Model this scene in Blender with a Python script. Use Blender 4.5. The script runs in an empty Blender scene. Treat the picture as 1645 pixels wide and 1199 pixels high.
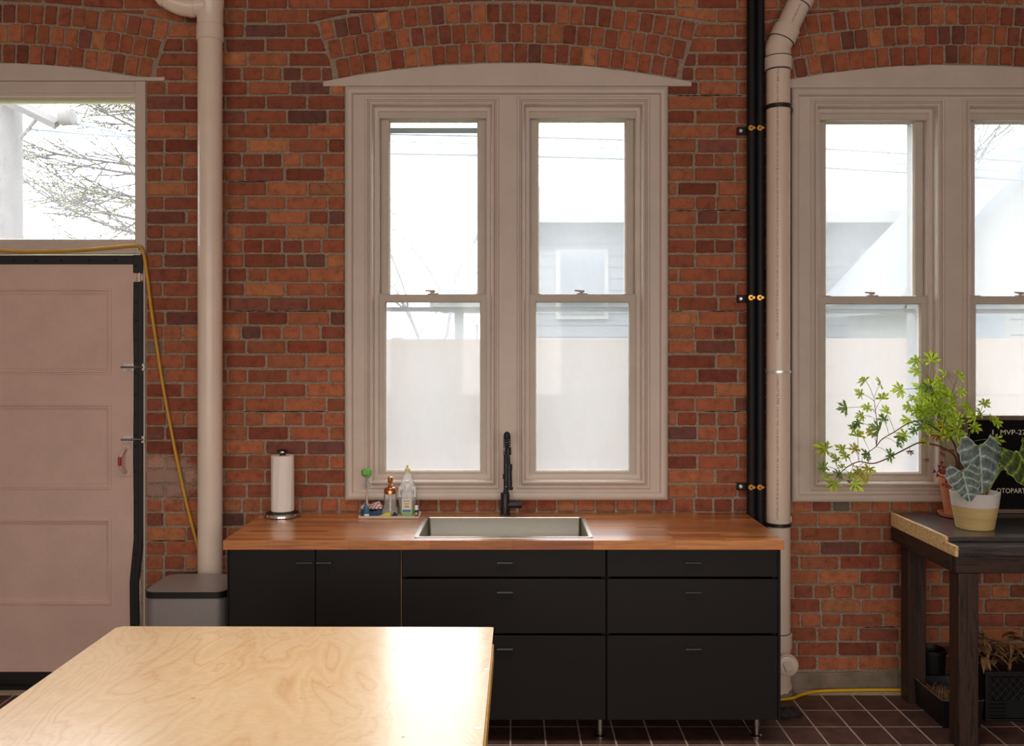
import bpy, bmesh, math, random
from mathutils import Vector, Matrix, Quaternion
from mathutils import noise as mnoise

R = random.Random(7)
PI = math.pi
SC = bpy.context.scene
COL = SC.collection

# ------------------------------------------------------------------ camera, world, lights, exposure
F = 1466.0            # focal length in pixels of the 1645 px wide frame
DW = 4.72             # camera to wall distance
CH = 1.786            # camera height
cam_d = bpy.data.cameras.new('camera')
cam_d.sensor_fit = 'HORIZONTAL'
cam_d.sensor_width = 36.0
cam_d.lens = F / 1645 * 36
cam_d.shift_y = -47.5 / 1645
cam_d.clip_start = 0.05
cam = bpy.data.objects.new('camera', cam_d)
COL.objects.link(cam)
cam.location = (0, -DW, CH)
cam.rotation_euler = (PI / 2, 0, 0)
SC.camera = cam

world = bpy.data.worlds.new('overcast_sky')
SC.world = world
world.use_nodes = True
bg = world.node_tree.nodes['Background']
bg.inputs[0].default_value = (0.93, 0.97, 1.0, 1)
bg.inputs[1].default_value = 9.0

def area_light(name, loc, rot, sx, sy, power, col):
    l = bpy.data.lights.new(name, 'AREA')
    l.shape = 'RECTANGLE'
    l.size = sx
    l.size_y = sy
    l.energy = power
    l.color = col
    o = bpy.data.objects.new(name, l)
    COL.objects.link(o)
    o.location = loc
    o.rotation_euler = rot
    return o

# three added fill lights before the plain rear wall, in place of unseen windows
for i, x in enumerate((-2.6, 0.0, 2.6)):
    area_light('rear_fill', (x, -9.06, 2.1), (PI / 2, 0, 0), 1.5, 2.2, 58, (1.0, 0.95, 0.9))

# fill light added to brighten the table (its housing is built with the room)
cl = area_light('table_fill_light', (-0.1, -2.1, 3.93), (0, 0, 0), 2.4, 1.0, 27, (1.0, 0.94, 0.87))
cl.data.spread = math.radians(95)

SC.view_settings.view_transform = 'Standard'
SC.view_settings.look = 'None'
SC.view_settings.gamma = 1.0
SC.view_settings.use_curve_mapping = False
SC.view_settings.exposure = 0.32

# ------------------------------------------------------------------ helpers
def X(px, d=DW): return (px - 822.5) * d / F
def Z(py, d=DW): return CH - (py - 552.0) * d / F
def Yd(d): return d - DW
def S(c): 
    c /= 255.0
    return c / 12.92 if c <= 0.04045 else ((c + 0.055) / 1.055) ** 2.4
def rgb(r, g, b): return (S(r), S(g), S(b), 1.0)

WLOC = {}
def wl(o): return WLOC[o.name] if o is not None else Vector((0, 0, 0))

def props(o, label=None, cat=None, group=None, kind=None):
    if label: o['label'] = label
    if cat: o['category'] = cat
    if group: o['group'] = group
    if kind: o['kind'] = kind
    return o

def thing(name, loc, label, cat, group=None, kind=None):
    o = bpy.data.objects.new(name, None)
    o.empty_display_size = 0.05
    COL.objects.link(o)
    o.location = loc
    WLOC[o.name] = Vector(loc)
    return props(o, label, cat, group, kind)

def link_mesh(name, me, mats, parent=None, loc=None):
    o = bpy.data.objects.new(name, me)
    COL.objects.link(o)
    for m in (mats if isinstance(mats, (list, tuple)) else [mats]):
        if me.materials.find(m.name) < 0:
            me.materials.append(m)
    w = Vector(loc) if loc is not None else Vector((0, 0, 0))
    WLOC[o.name] = w
    if parent is not None:
        o.parent = parent
        o.location = w - wl(parent)
    else:
        o.location = w
    return o

class MB:
    """collects shapes, in world coordinates, for ONE mesh object"""
    def __init__(self):
        self.v = []; self.f = []; self.mi = []; self.m = 0
    def add(self, vs, fs):
        o = len(self.v)
        self.v += [tuple(p) for p in vs]
        self.f += [tuple(i + o for i in q) for q in fs]
        self.mi += [self.m] * len(fs)
        return self
    def box(self, x0, x1, y0, y1, z0, z1):
        v = [(x0,y0,z0),(x1,y0,z0),(x1,y1,z0),(x0,y1,z0),(x0,y0,z1),(x1,y0,z1),(x1,y1,z1),(x0,y1,z1)]
        return self.add(v, [(0,3,2,1),(4,5,6,7),(0,1,5,4),(1,2,6,5),(2,3,7,6),(3,0,4,7)])
    def lathe(self, c, prof, n=32, axis='Z', cap=True, sx=1.0, sy=1.0, rot=0.0):
        vs = []; fs = []
        for (r, h) in prof:
            for k in range(n):
                a = 2 * PI * k / n + rot
                p = (r * math.cos(a) * sx, r * math.sin(a) * sy, h)
                if axis == 'Y': p = (p[0], h, -p[1])
                elif axis == 'X': p = (h, p[0], p[1])
                vs.append((c[0] + p[0], c[1] + p[1], c[2] + p[2]))
        for j in range(len(prof) - 1):
            for k in range(n):
                a = j * n + k; b = j * n + (k + 1) % n
                fs.append((a, b, b + n, a + n))
        if cap:
            fs.append(tuple(reversed(range(n))))
            fs.append(tuple(range((len(prof) - 1) * n, len(prof) * n)))
        return self.add(vs, fs)
    def tube(self, pts, r, n=10, cap=True):
        pts = [Vector(p) for p in pts]
        rs = r if isinstance(r, (list, tuple)) else [r] * len(pts)
        vs = []; fs = []
        t0 = (pts[1] - pts[0]).normalized()
        up = Vector((0, 0, 1)) if abs(t0.z) < 0.9 else Vector((1, 0, 0))
        u = t0.cross(up).normalized()
        pt = t0
        for i, p in enumerate(pts):
            if i == 0: t = t0
            elif i == len(pts) - 1: t = (pts[i] - pts[i-1]).normalized()
            else: t = ((pts[i] - pts[i-1]).normalized() + (pts[i+1] - pts[i]).normalized())
            if t.length < 1e-6: t = pt
            t.normalize()
            u = (u - t * u.dot(t))
            if u.length < 1e-6: u = t.orthogonal()
            u.normalize()
            w = t.cross(u)
            pt = t
            for k in range(n):
                a = 2 * PI * k / n
                vs.append(p + (u * math.cos(a) + w * math.sin(a)) * rs[i])
        for j in range(len(pts) - 1):
            for k in range(n):
                a = j * n + k; b = j * n + (k + 1) % n
                fs.append((a, b, b + n, a + n))
        if cap:
            fs.append(tuple(reversed(range(n))))
            fs.append(tuple(range((len(pts) - 1) * n, len(pts) * n)))
        return self.add(vs, fs)
    def prism_y(self, poly, y0, y1):
        """polygon of (x, z), counter-clockwise seen from -Y, extruded from y0 (front) to y1"""
        n = len(poly)
        vs = [(p[0], y0, p[1]) for p in poly] + [(p[0], y1, p[1]) for p in poly]
        fs = [tuple(range(n)), tuple(reversed(range(n, 2 * n)))]
        for k in range(n):
            b = (k + 1) % n
            fs.append((k, k + n, b + n, b))
        return self.add(vs, fs)
    def prism_x(self, poly, x0, x1):
        """polygon of (y, z) extruded along x"""
        n = len(poly)
        vs = [(x0, p[0], p[1]) for p in poly] + [(x1, p[0], p[1]) for p in poly]
        fs = [tuple(reversed(range(n))), tuple(range(n, 2 * n))]
        for k in range(n):
            b = (k + 1) % n
            fs.append((k, b, b + n, k + n))
        return self.add(vs, fs)
    def prism_z(self, poly, z0, z1):
        n = len(poly)
        vs = [(p[0], p[1], z0) for p in poly] + [(p[0], p[1], z1) for p in poly]
        fs = [tuple(reversed(range(n))), tuple(range(n, 2 * n))]
        for k in range(n):
            b = (k + 1) % n
            fs.append((k, b, b + n, k + n))
        return self.add(vs, fs)
    def frame(self, x0, x1, z0, z1, prof):
        """mitred moulding: prof is a list of (inset, y)"""
        vs = []; fs = []
        for (i, y) in prof:
            vs += [(x0+i, y, z0+i), (x1-i, y, z0+i), (x1-i, y, z1-i), (x0+i, y, z1-i)]
        for j in range(len(prof) - 1):
            for k in range(4):
                a = j * 4 + k; b = j * 4 + (k + 1) % 4
                fs.append((a, b, b + 4, a + 4))
        return self.add(vs, fs)
    def build(self, name, mats, parent=None, smooth=True, bevel=0.0, seg=2, ang=0.6, kind=None, label=None):
        n = len(self.v)
        lo = [min(p[k] for p in self.v) for k in range(3)]
        hi = [max(p[k] for p in self.v) for k in range(3)]
        c = Vector(((lo[0]+hi[0])/2, (lo[1]+hi[1])/2, lo[2] if parent is None else (lo[2]+hi[2])/2))
        me = bpy.data.meshes.new(name)
        me.from_pydata([(p[0]-c[0], p[1]-c[1], p[2]-c[2]) for p in self.v], [], self.f)
        ml = mats if isinstance(mats, (list, tuple)) else [mats]
        for m in ml: me.materials.append(m)
        if len(ml) > 1: me.polygons.foreach_set('material_index', self.mi)
        me.update()
        if smooth:
            me.polygons.foreach_set('use_smooth', [True] * len(me.polygons))
            me.set_sharp_from_angle(angle=ang)
        o = link_mesh(name, me, ml, parent, c)
        if bevel > 0:
            b = o.modifiers.new('bevel', 'BEVEL')
            b.width = bevel; b.segments = seg; b.limit_method = 'ANGLE'; b.angle_limit = 0.7
        if kind: o['kind'] = kind
        if label: o['label'] = label
        return o

def BOX(name, mat, parent, x0, x1, y0, y1, z0, z1, bevel=0.0, seg=2, label=None):
    return MB().box(x0, x1, y0, y1, z0, z1).build(name, mat, parent, bevel=bevel, seg=seg, label=label)

def rrect(x0, x1, y0, y1, r, n=6):
    out = []
    for (cx, cy, a0) in ((x1-r, y1-r, 0), (x0+r, y1-r, PI/2), (x0+r, y0+r, PI), (x1-r, y0+r, 1.5*PI)):
        for k in range(n + 1):
            a = a0 + PI / 2 * k / n
            out.append((cx + r * math.cos(a), cy + r * math.sin(a)))
    return out

def spline(ctrl, n=8):
    P = [Vector(p) for p in ctrl]
    P = [P[0] * 2 - P[1]] + P + [P[-1] * 2 - P[-2]]
    out = []
    for i in range(1, len(P) - 2):
        a, b, c, d = P[i-1], P[i], P[i+1], P[i+2]
        for k in range(n):
            t = k / n
            out.append(0.5 * ((2*b) + (c-a)*t + (2*a-5*b+4*c-d)*t*t + (3*b-3*c+d-a)*t**3))
    out.append(P[-2])
    return out

def text_mesh(body, size):
    cu = bpy.data.curves.new('lettering', 'FONT')
    cu.body = body
    cu.size = size
    cu.resolution_u = 3
    ob = bpy.data.objects.new('lettering_source', cu)
    COL.objects.link(ob)
    dg = bpy.context.evaluated_depsgraph_get()
    me = bpy.data.meshes.new_from_object(ob.evaluated_get(dg))
    vs = [tuple(v.co) for v in me.vertices]
    fs = [tuple(p.vertices) for p in me.polygons]
    bpy.data.objects.remove(ob)
    bpy.data.curves.remove(cu)
    bpy.data.meshes.remove(me)
    return vs, fs

# ------------------------------------------------------------------ materials
class NT:
    def __init__(self, name):
        self.mat = bpy.data.materials.new(name)
        self.mat.use_nodes = True
        self.t = self.mat.node_tree
        self.b = self.t.nodes['Principled BSDF']
        self.out = self.t.nodes['Material Output']
        self._pos = None
    def n(self, typ, **kw):
        nd = self.t.nodes.new(typ)
        for k, v in kw.items():
            if isinstance(k, str) and k.startswith('i_'):
                nd.inputs[k[2:].replace('_', ' ')].default_value = v
            else:
                setattr(nd, k, v)
        return nd
    def l(self, a, b): self.t.links.new(a, b)
    def pos(self, scale=(1, 1, 1), rot=(0, 0, 0), obj=False):
        if obj:
            g = self.n('ShaderNodeTexCoord').outputs['Object']
        else:
            g = self.n('ShaderNodeNewGeometry').outputs['Position']
        m = self.n('ShaderNodeMapping')
        m.inputs['Scale'].default_value = scale
        m.inputs['Rotation'].default_value = rot
        self.l(g, m.inputs['Vector'])
        return m.outputs[0]
    def noise(self, vec, scale, detail=3.0, rough=0.55, dist=0.0):
        nd = self.n('ShaderNodeTexNoise')
        nd.inputs['Scale'].default_value = scale
        nd.inputs['Detail'].default_value = detail
        nd.inputs['Roughness'].default_value = rough
        nd.inputs['Distortion'].default_value = dist
        self.l(vec, nd.inputs['Vector'])
        return nd.outputs[0]
    def ramp(self, fac, stops):
        nd = self.n('ShaderNodeValToRGB')
        e = nd.color_ramp.elements
        while len(e) > 1: e.remove(e[-1])
        e[0].position = stops[0][0]; e[0].color = stops[0][1]
        for p, c in stops[1:]:
            k = e.new(p); k.color = c
        self.l(fac, nd.inputs[0])
        return nd.outputs[0]
    def mix(self, fac, a, b, mode='MIX'):
        nd = self.n('ShaderNodeMix')
        nd.data_type = 'RGBA'
        nd.blend_type = mode
        for sock, val in ((nd.inputs[0], fac), (nd.inputs[6], a), (nd.inputs[7], b)):
            if isinstance(val, (int, float)): sock.default_value = val
            elif isinstance(val, tuple): sock.default_value = val
            else: self.l(val, sock)
        return nd.outputs[2]
    def bump(self, h, strength=0.3, dist=0.002):
        nd = self.n('ShaderNodeBump')
        nd.inputs['Strength'].default_value = strength
        nd.inputs['Distance'].default_value = dist
        self.l(h, nd.inputs['Height'])
        self.l(nd.outputs[0], self.b.inputs['Normal'])
    def col(self, s):
        if isinstance(s, tuple): self.b.inputs['Base Color'].default_value = s
        else: self.l(s, self.b.inputs['Base Color'])
    def set(self, **kw):
        for k, v in kw.items():
            self.b.inputs[k.replace('_', ' ')].default_value = v
        return self

def simple(name, c, rough=0.5, metal=0.0, spec=0.5, var=0.12, vs=8.0, bump=0.0, bs=80.0, coat=0.0, bdist=0.002):
    m = NT(name)
    p = m.pos()
    nz = m.noise(p, vs, 4.0)
    dark = tuple(x * (1 - var) for x in c[:3]) + (1,)
    lite = tuple(min(1.0, x * (1 + var)) for x in c[:3]) + (1,)
    m.col(m.ramp(nz, [(0.3, dark), (0.7, lite)]))
    m.set(Roughness=rough, Metallic=metal, Specular_IOR_Level=spec, Coat_Weight=coat)
    if bump > 0:
        m.bump(m.noise(p, bs, 4.0), bump, bdist)
    return m.mat

M = {}
def mat_brick():
    m = NT('brick_clay')
    a = m.n('ShaderNodeAttribute'); a.attribute_name = 'tone'
    p = m.pos()
    n1 = m.noise(p, 22.0, 5.0, 0.65)
    shade = m.ramp(n1, [(0.25, (0.55, 0.5, 0.5, 1)), (0.5, (1, 1, 1, 1)), (0.8, (1.25, 1.2, 1.15, 1))])
    c = m.mix(1.0, a.outputs['Color'], shade, 'MULTIPLY')
    n2 = m.noise(p, 140.0, 2.0, 0.5)
    pits = m.ramp(n2, [(0.26, (1, 1, 1, 1)), (0.33, (0, 0, 0, 1))])
    c = m.mix(pits, c, (0.035, 0.016, 0.012, 1))
    n3 = m.noise(p, 26.0, 7.0, 0.78)
    dust = m.ramp(n3, [(0.6, (0, 0, 0, 1)), (0.74, (0.5, 0.5, 0.5, 1))])
    c = m.mix(dust, c, (0.33, 0.25, 0.19, 1))
    pv = m.n('ShaderNodeVectorMath'); pv.operation = 'DISTANCE'
    sc_ = m.n('ShaderNodeMapping'); sc_.inputs['Scale'].default_value = (0.75, 0, 1.3)
    sc_.inputs['Location'].default_value = (0, 0, 0)
    m.l(p, sc_.inputs['Vector'])
    pv.inputs[1].default_value = (X(262) * 0.75, 0, Z(768) * 1.3)
    m.l(sc_.outputs[0], pv.inputs[0])
    sb = m.n('ShaderNodeMath'); sb.operation = 'MULTIPLY_ADD'; sb.inputs[1].default_value = -0.24
    sn = m.noise(p, 38.0, 5.0, 0.75)
    m.l(sn, sb.inputs[0]); m.l(pv.outputs['Value'], sb.inputs[2])
    c = m.mix(m.ramp(sb.outputs[0], [(0.0, (0.42, 0.42, 0.42, 1)), (0.05, (0, 0, 0, 1))]), c, rgb(196, 180, 164))
    m.col(c)
    m.set(Roughness=0.75, Specular_IOR_Level=0.35)
    m.bump(m.noise(p, 80.0, 6.0, 0.7), 0.8, 0.006)
    return m.mat
M['brick'] = mat_brick()

def mat_mortar():
    m = NT('lime_mortar')
    p = m.pos()
    n1 = m.noise(p, 160.0, 5.0, 0.7)
    c = m.ramp(n1, [(0.28, rgb(112, 92, 76)), (0.42, rgb(176, 152, 130)), (0.58, rgb(200, 178, 156)), (0.72, rgb(236, 218, 198))])
    n2 = m.noise(p, 7.0, 4.0, 0.6)
    c = m.mix(m.ramp(n2, [(0.66, (0, 0, 0, 1)), (0.76, (0.6, 0.6, 0.6, 1))]), c, rgb(84, 62, 50))
    m.col(c)
    m.set(Roughness=0.95, Specular_IOR_Level=0.1)
    m.bump(m.noise(p, 130.0, 6.0, 0.75), 1.0, 0.012)
    return m.mat
M['mortar'] = mat_mortar()

def mat_paint(name, c, chip=0.0, rough=0.42, bs=55.0, bstr=0.25):
    m = NT(name)
    p = m.pos()
    n1 = m.noise(p, 5.0, 5.0, 0.65)
    base = m.ramp(n1, [(0.3, tuple(x * 0.9 for x in c[:3]) + (1,)), (0.65, c)])
    if chip > 0:
        n2 = m.noise(p, 34.0, 5.0, 0.8)
        base = m.mix(m.ramp(n2, [(0.68, (0, 0, 0, 1)), (0.74, (chip, chip, chip, 1))]), base, tuple(x * 0.55 for x in c[:3]) + (1,))
    m.col(base)
    m.set(Roughness=rough, Specular_IOR_Level=0.45)
    m.bump(m.noise(p, bs, 5.0, 0.7), bstr, 0.003)
    return m.mat
M['paint'] = mat_paint('off_white_trim_paint', rgb(208, 190, 177), 0.25)
M['sash'] = mat_paint('off_white_sash_paint', rgb(196, 182, 168), 0.2, 0.5, 40, 0.15)
M['door'] = mat_paint('pinkish_white_door_paint', rgb(220, 186, 172), 0.25, 0.5, 26.0, 0.45)
M['plaster'] = mat_paint('warm_white_plaster', rgb(212, 198, 184), 0.0, 0.8)
M['ceiling'] = mat_paint('warm_grey_ceiling', rgb(176, 158, 142), 0.0, 0.9)
M['pvc'] = simple('cream_pvc', rgb(224, 202, 184), 0.28, var=0.03, vs=3)
M['pvc_painted'] = simple('painted_drain_pipe', rgb(232, 210, 193), 0.3, var=0.04, vs=5, bump=0.08, bs=30)
M['purple'] = simple('purple_primer', rgb(70, 50, 110), 0.5)
M['print_red'] = simple('dark_red_print', rgb(140, 44, 42), 0.6)
M['black_steel'] = simple('black_painted_pipe', rgb(22, 19, 21), 0.55, spec=0.3, var=0.2)
M['brass'] = simple('yellow_zinc_brass', rgb(200, 150, 70), 0.3, 1.0)
M['chrome'] = simple('polished_chrome', rgb(205, 203, 200), 0.16, 1.0, var=0.03)
M['zinc'] = simple('bright_zinc', rgb(222, 222, 222), 0.3, 0.6, var=0.08, vs=40)
M['dark_clamp'] = simple('dark_grey_clamp', rgb(62, 58, 56), 0.4, 0.6)
M['rubber'] = simple('black_rubber', rgb(24, 21, 22), 0.55, var=0.2)
M['rubber_bolt'] = simple('black_bolt', rgb(40, 36, 36), 0.35, 0.5)
M['cabinet'] = simple('matt_black_laminate', rgb(22, 17, 17), 0.5, spec=0.3, var=0.06, vs=2)
M['carcass'] = simple('cabinet_edge_birch', rgb(150, 125, 100), 0.6)
M['gap'] = simple('black_cabinet_inside', rgb(9, 8, 8), 0.8)
M['pull'] = simple('black_tab_pull', rgb(20, 17, 17), 0.5)
M['steel'] = None
M['faucet'] = simple('matt_black_faucet', rgb(42, 42, 45), 0.36, 0.4, var=0.05)
M['copper'] = simple('rose_copper', rgb(205, 135, 95), 0.2, 1.0, var=0.05)
M['paper'] = simple('quilted_paper', rgb(238, 228, 220), 0.9, var=0.03, bump=0.5, bs=220, bdist=0.003)
M['black_plastic'] = simple('black_plastic', rgb(20, 19, 20), 0.4)
M['terracotta'] = simple('terracotta', rgb(196, 120, 84), 0.8, var=0.14, vs=22, bump=0.1)
M['soil'] = simple('dark_soil', rgb(44, 34, 28), 0.95, bump=1.0, bs=90, bdist=0.01)
M['pot_white'] = simple('white_glaze', rgb(226, 220, 214), 0.35, var=0.03)
M['felt'] = None
M['white_plastic'] = simple('white_plastic', rgb(240, 238, 234), 0.35, var=0.02)
M['blue'] = simple('teal_blue_plastic', rgb(40, 110, 150), 0.4)
M['navy'] = simple('navy_label', rgb(24, 34, 120), 0.4)
M['gold_print'] = simple('gold_print', rgb(190, 160, 60), 0.4)
M['green_foam'] = simple('green_foam', rgb(120, 180, 80), 0.8, var=0.3, vs=60)
M['yellow_hose'] = simple('yellow_hose', rgb(206, 152, 40), 0.45, var=0.08)
M['yellow_cord'] = simple('yellow_cord', rgb(214, 168, 24), 0.45, var=0.05)
M['concrete'] = simple('stained_concrete', rgb(128, 112, 96), 0.9, var=0.3, vs=9, bump=0.6, bs=40, bdist=0.006)
M['tray'] = simple('taupe_tray', rgb(200, 182, 166), 0.45, var=0.04)
M['red'] = simple('worn_red_paint', rgb(170, 40, 36), 0.4)
M['letters'] = simple('cream_letters', rgb(232, 220, 204), 0.5, var=0.02)
M['board_frame'] = simple('weathered_grey_wood', rgb(110, 92, 76), 0.7, var=0.2, vs=30)
M['yellow_sponge'] = simple('yellow_scrubber', rgb(206, 196, 70), 0.8)
M['denim'] = simple('dark_blue_cloth', rgb(44, 70, 98), 0.95, bump=0.4, bs=300)
M['dry_leaf'] = simple('dry_brown_leaf', rgb(140, 104, 70), 0.8, var=0.4, vs=30)
M['dead_leaf'] = simple('rusty_dead_leaf', rgb(150, 74, 44), 0.8, var=0.3, vs=60)
M['stem'] = simple('brown_stem', rgb(108, 66, 50), 0.7, var=0.2, vs=40)
M['green_stem'] = simple('green_stem', rgb(130, 150, 74), 0.6, var=0.2, vs=40)
M['rag'] = simple('dark_brown_rag', rgb(40, 30, 26), 0.9, var=0.4, vs=40, bump=0.6)
M['oxalis'] = simple('purple_leaf', rgb(150, 24, 60), 0.6, var=0.3, vs=40)

def mat_steel(name, c, rough, stretch, metal=1.0):
    m = NT(name)
    p = m.pos(stretch)
    n1 = m.noise(p, 60.0, 4.0, 0.6)
    m.col(m.ramp(n1, [(0.3, tuple(x * 0.88 for x in c[:3]) + (1,)), (0.7, c)]))
    m.set(Roughness=rough, Metallic=metal)
    m.bump(n1, 0.06, 0.001)
    return m.mat
M['steel'] = mat_steel('brushed_stainless', rgb(206, 202, 194), 0.3, (1, 1, 12))
M['basin'] = mat_steel('brushed_basin_steel', rgb(166, 161, 150), 0.34, (1, 14, 14))
M['bin_steel'] = mat_steel('grey_bin_steel', rgb(164, 156, 154), 0.42, (14, 1, 1), 0.5)

def mat_worktop():
    m = NT('oiled_acacia_worktop')
    p = m.pos()
    br = m.n('ShaderNodeTexBrick')
    br.inputs['Scale'].default_value = 1.0
    br.inputs['Brick Width'].default_value = 0.36
    br.inputs['Row Height'].default_value = 0.042
    br.inputs['Mortar Size'].default_value = 0.0004
    br.inputs['Color1'].default_value = rgb(142, 76, 36)
    br.inputs['Color2'].default_value = rgb(208, 134, 68)
    br.inputs['Mortar'].default_value = rgb(80, 42, 22)
    br.offset = 0.37; br.offset_frequency = 2
    br.inputs['Bias'].default_value = 0.05
    m.l(p, br.inputs['Vector'])
    g = m.noise(m.pos((2.2, 34, 34)), 3.0, 5.0, 0.6, 0.5)
    grain = m.ramp(g, [(0.28, (0.6, 0.52, 0.46, 1)), (0.55, (1, 1, 1, 1)), (0.75, (1.3, 1.2, 1.1, 1))])
    m.col(m.mix(1.0, br.outputs['Color'], grain, 'MULTIPLY'))
    m.set(Roughness=0.3, Specular_IOR_Level=0.5, Coat_Weight=1.0, Coat_Roughness=0.3)
    m.bump(g, 0.06, 0.001)
    return m.mat
M['worktop'] = mat_worktop()

def mat_ply():
    m = NT('varnished_birch_plywood')
    p = m.pos((1.0, 0.55, 1.0), (0, 0, -0.35))
    w = m.noise(p, 2.2, 4.0, 0.5, 1.1)
    mul = m.n('ShaderNodeMath'); mul.operation = 'MULTIPLY'; mul.inputs[1].default_value = 20.0
    m.l(w, mul.inputs[0])
    fr = m.n('ShaderNodeMath'); fr.operation = 'PINGPONG'; fr.inputs[1].default_value = 1.0
    m.l(mul.outputs[0], fr.inputs[0])
    bands = m.ramp(fr.outputs[0], [(0.0, rgb(210, 170, 122)), (0.10, rgb(222, 186, 140)), (0.5, rgb(230, 200, 158)), (1.0, rgb(221, 186, 138))])
    big = m.noise(m.pos(), 1.6, 3.0)
    c = m.mix(m.ramp(big, [(0.35, (0, 0, 0, 1)), (0.7, (0.6, 0.6, 0.6, 1))]), bands, rgb(234, 208, 172))
    fine = m.noise(m.pos((8, 46, 8), (0, 0, -0.35)), 6.0, 4.0)
    c = m.mix(m.ramp(fine, [(0.3, (0.25, 0.25, 0.25, 1)), (0.5, (0, 0, 0, 1))]), c, rgb(176, 130, 84))
    kn = m.noise(m.pos(), 26.0, 2.0)
    c = m.mix(m.ramp(kn, [(0.77, (0, 0, 0, 1)), (0.8, (0.7, 0.7, 0.7, 1))]), c, rgb(92, 66, 56))
    m.col(c)
    m.set(Roughness=0.3, Specular_IOR_Level=0.6, Coat_Weight=1.0, Coat_Roughness=0.2, Coat_IOR=1.6)
    m.bump(m.noise(m.pos((3, 20, 3)), 7.0, 3.0), 0.05, 0.001)
    return m.mat
M['ply'] = mat_ply()
M['ply_edge'] = simple('plywood_edge', rgb(206, 160, 88), 0.6, var=0.25, vs=50)

def mat_wood(name, c0, c1, stretch, rough=0.55, coat=0.0):
    m = NT(name)
    g = m.noise(m.pos(stretch), 7.0, 5.0, 0.65, 0.8)
    m.col(m.ramp(g, [(0.3, c0), (0.52, c1), (0.62, c0), (0.75, c1)]))
    m.set(Roughness=rough, Coat_Weight=coat)
    m.bump(g, 0.35, 0.002)
    return m.mat
DK0, DK1 = rgb(22, 13, 10), rgb(66, 42, 30)
M['stain_v'] = mat_wood('dark_stained_post_wood', DK0, DK1, (9, 9, 0.6))
M['stain_h'] = mat_wood('dark_stained_rail_wood', DK0, DK1, (0.6, 9, 9))
M['stain_d'] = mat_wood('dark_stained_end_rail_wood', DK0, DK1, (9, 0.6, 9))
M['bench_top'] = mat_wood('black_stained_benchtop', rgb(28, 25, 26), rgb(68, 62, 61), (0.8, 9, 9), 0.4, 0.6)

def mat_osb():
    m = NT('oriented_strand_board')
    v = m.n('ShaderNodeTexVoronoi')
    v.inputs['Scale'].default_value = 60.0
    mp = m.pos((1, 0.6, 1.6), (0.5, 0.3, 0.2))
    m.l(mp, v.inputs['Vector'])
    n = m.noise(m.pos((1, 1, 2)), 50.0, 5.0, 0.7, 1.0)
    c = m.ramp(n, [(0.3, rgb(150, 104, 58)), (0.46, rgb(222, 178, 120)), (0.7, rgb(244, 212, 158))])
    c = m.mix(0.35, c, v.outputs['Color'], 'OVERLAY')
    c = m.mix(0.75, c, m.ramp(n, [(0.3, rgb(150, 104, 58)), (0.46, rgb(226, 182, 122)), (0.7, rgb(246, 214, 160))]))
    m.col(c)
    m.set(Roughness=0.8)
    m.bump(n, 0.6, 0.004)
    return m.mat
M['osb'] = mat_osb()

def mat_tile():
    m = NT('brown_quarry_tile')
    a = m.n('ShaderNodeObjectInfo')
    p = m.pos()
    n1 = m.noise(p, 14.0, 5.0, 0.6)
    c = m.ramp(n1, [(0.3, rgb(66, 44, 39)), (0.7, rgb(94, 68, 61))])
    s = m.ramp(a.outputs['Random'], [(0, (0.85, 0.85, 0.85, 1)), (1, (1.12, 1.1, 1.1, 1))])
    m.col(m.mix(1.0, c, s, 'MULTIPLY'))
    m.set(Roughness=0.42, Specular_IOR_Level=0.4)
    m.bump(m.noise(p, 60.0, 4.0), 0.08, 0.002)
    return m.mat
M['tile'] = mat_tile()
M['grout'] = simple('pale_grout', rgb(176, 158, 142), 0.9, var=0.2, vs=20, bump=0.3)

def mat_letterboard():
    m = NT('ribbed_black_felt')
    w = m.n('ShaderNodeTexWave')
    w.wave_type = 'BANDS'; w.bands_direction = 'Z'
    w.inputs['Scale'].default_value = 45.0
    m.l(m.pos(), w.inputs['Vector'])
    m.col(m.ramp(w.outputs['Fac'], [(0.0, rgb(10, 9, 10)), (0.6, rgb(30, 27, 28))]))
    m.set(Roughness=0.95, Specular_IOR_Level=0.1)
    m.bump(w.outputs['Fac'], 0.6, 0.003)
    return m.mat
M['felt'] = mat_letterboard()

def mat_bamboo():
    m = NT('spun_bamboo')
    n = m.noise(m.pos((3, 3, 130)), 1.6, 3.0)
    m.col(m.ramp(n, [(0.3, rgb(196, 166, 104)), (0.7, rgb(230, 204, 146))]))
    m.set(Roughness=0.4)
    m.bump(n, 0.12, 0.001)
    return m.mat
M['bamboo'] = mat_bamboo()

def mat_cloth():
    m = NT('red_white_knit')
    ck = m.n('ShaderNodeTexChecker')
    ck.inputs['Scale'].default_value = 160.0
    ck.inputs['Color1'].default_value = rgb(226, 220, 220)
    ck.inputs['Color2'].default_value = rgb(150, 40, 60)
    m.l(m.pos((1, 1, 1), (0.5, 0.6, 0.7)), ck.inputs['Vector'])
    m.col(ck.outputs['Color'])
    m.set(Roughness=0.95)
    return m.mat
M['knit'] = mat_cloth()

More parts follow.
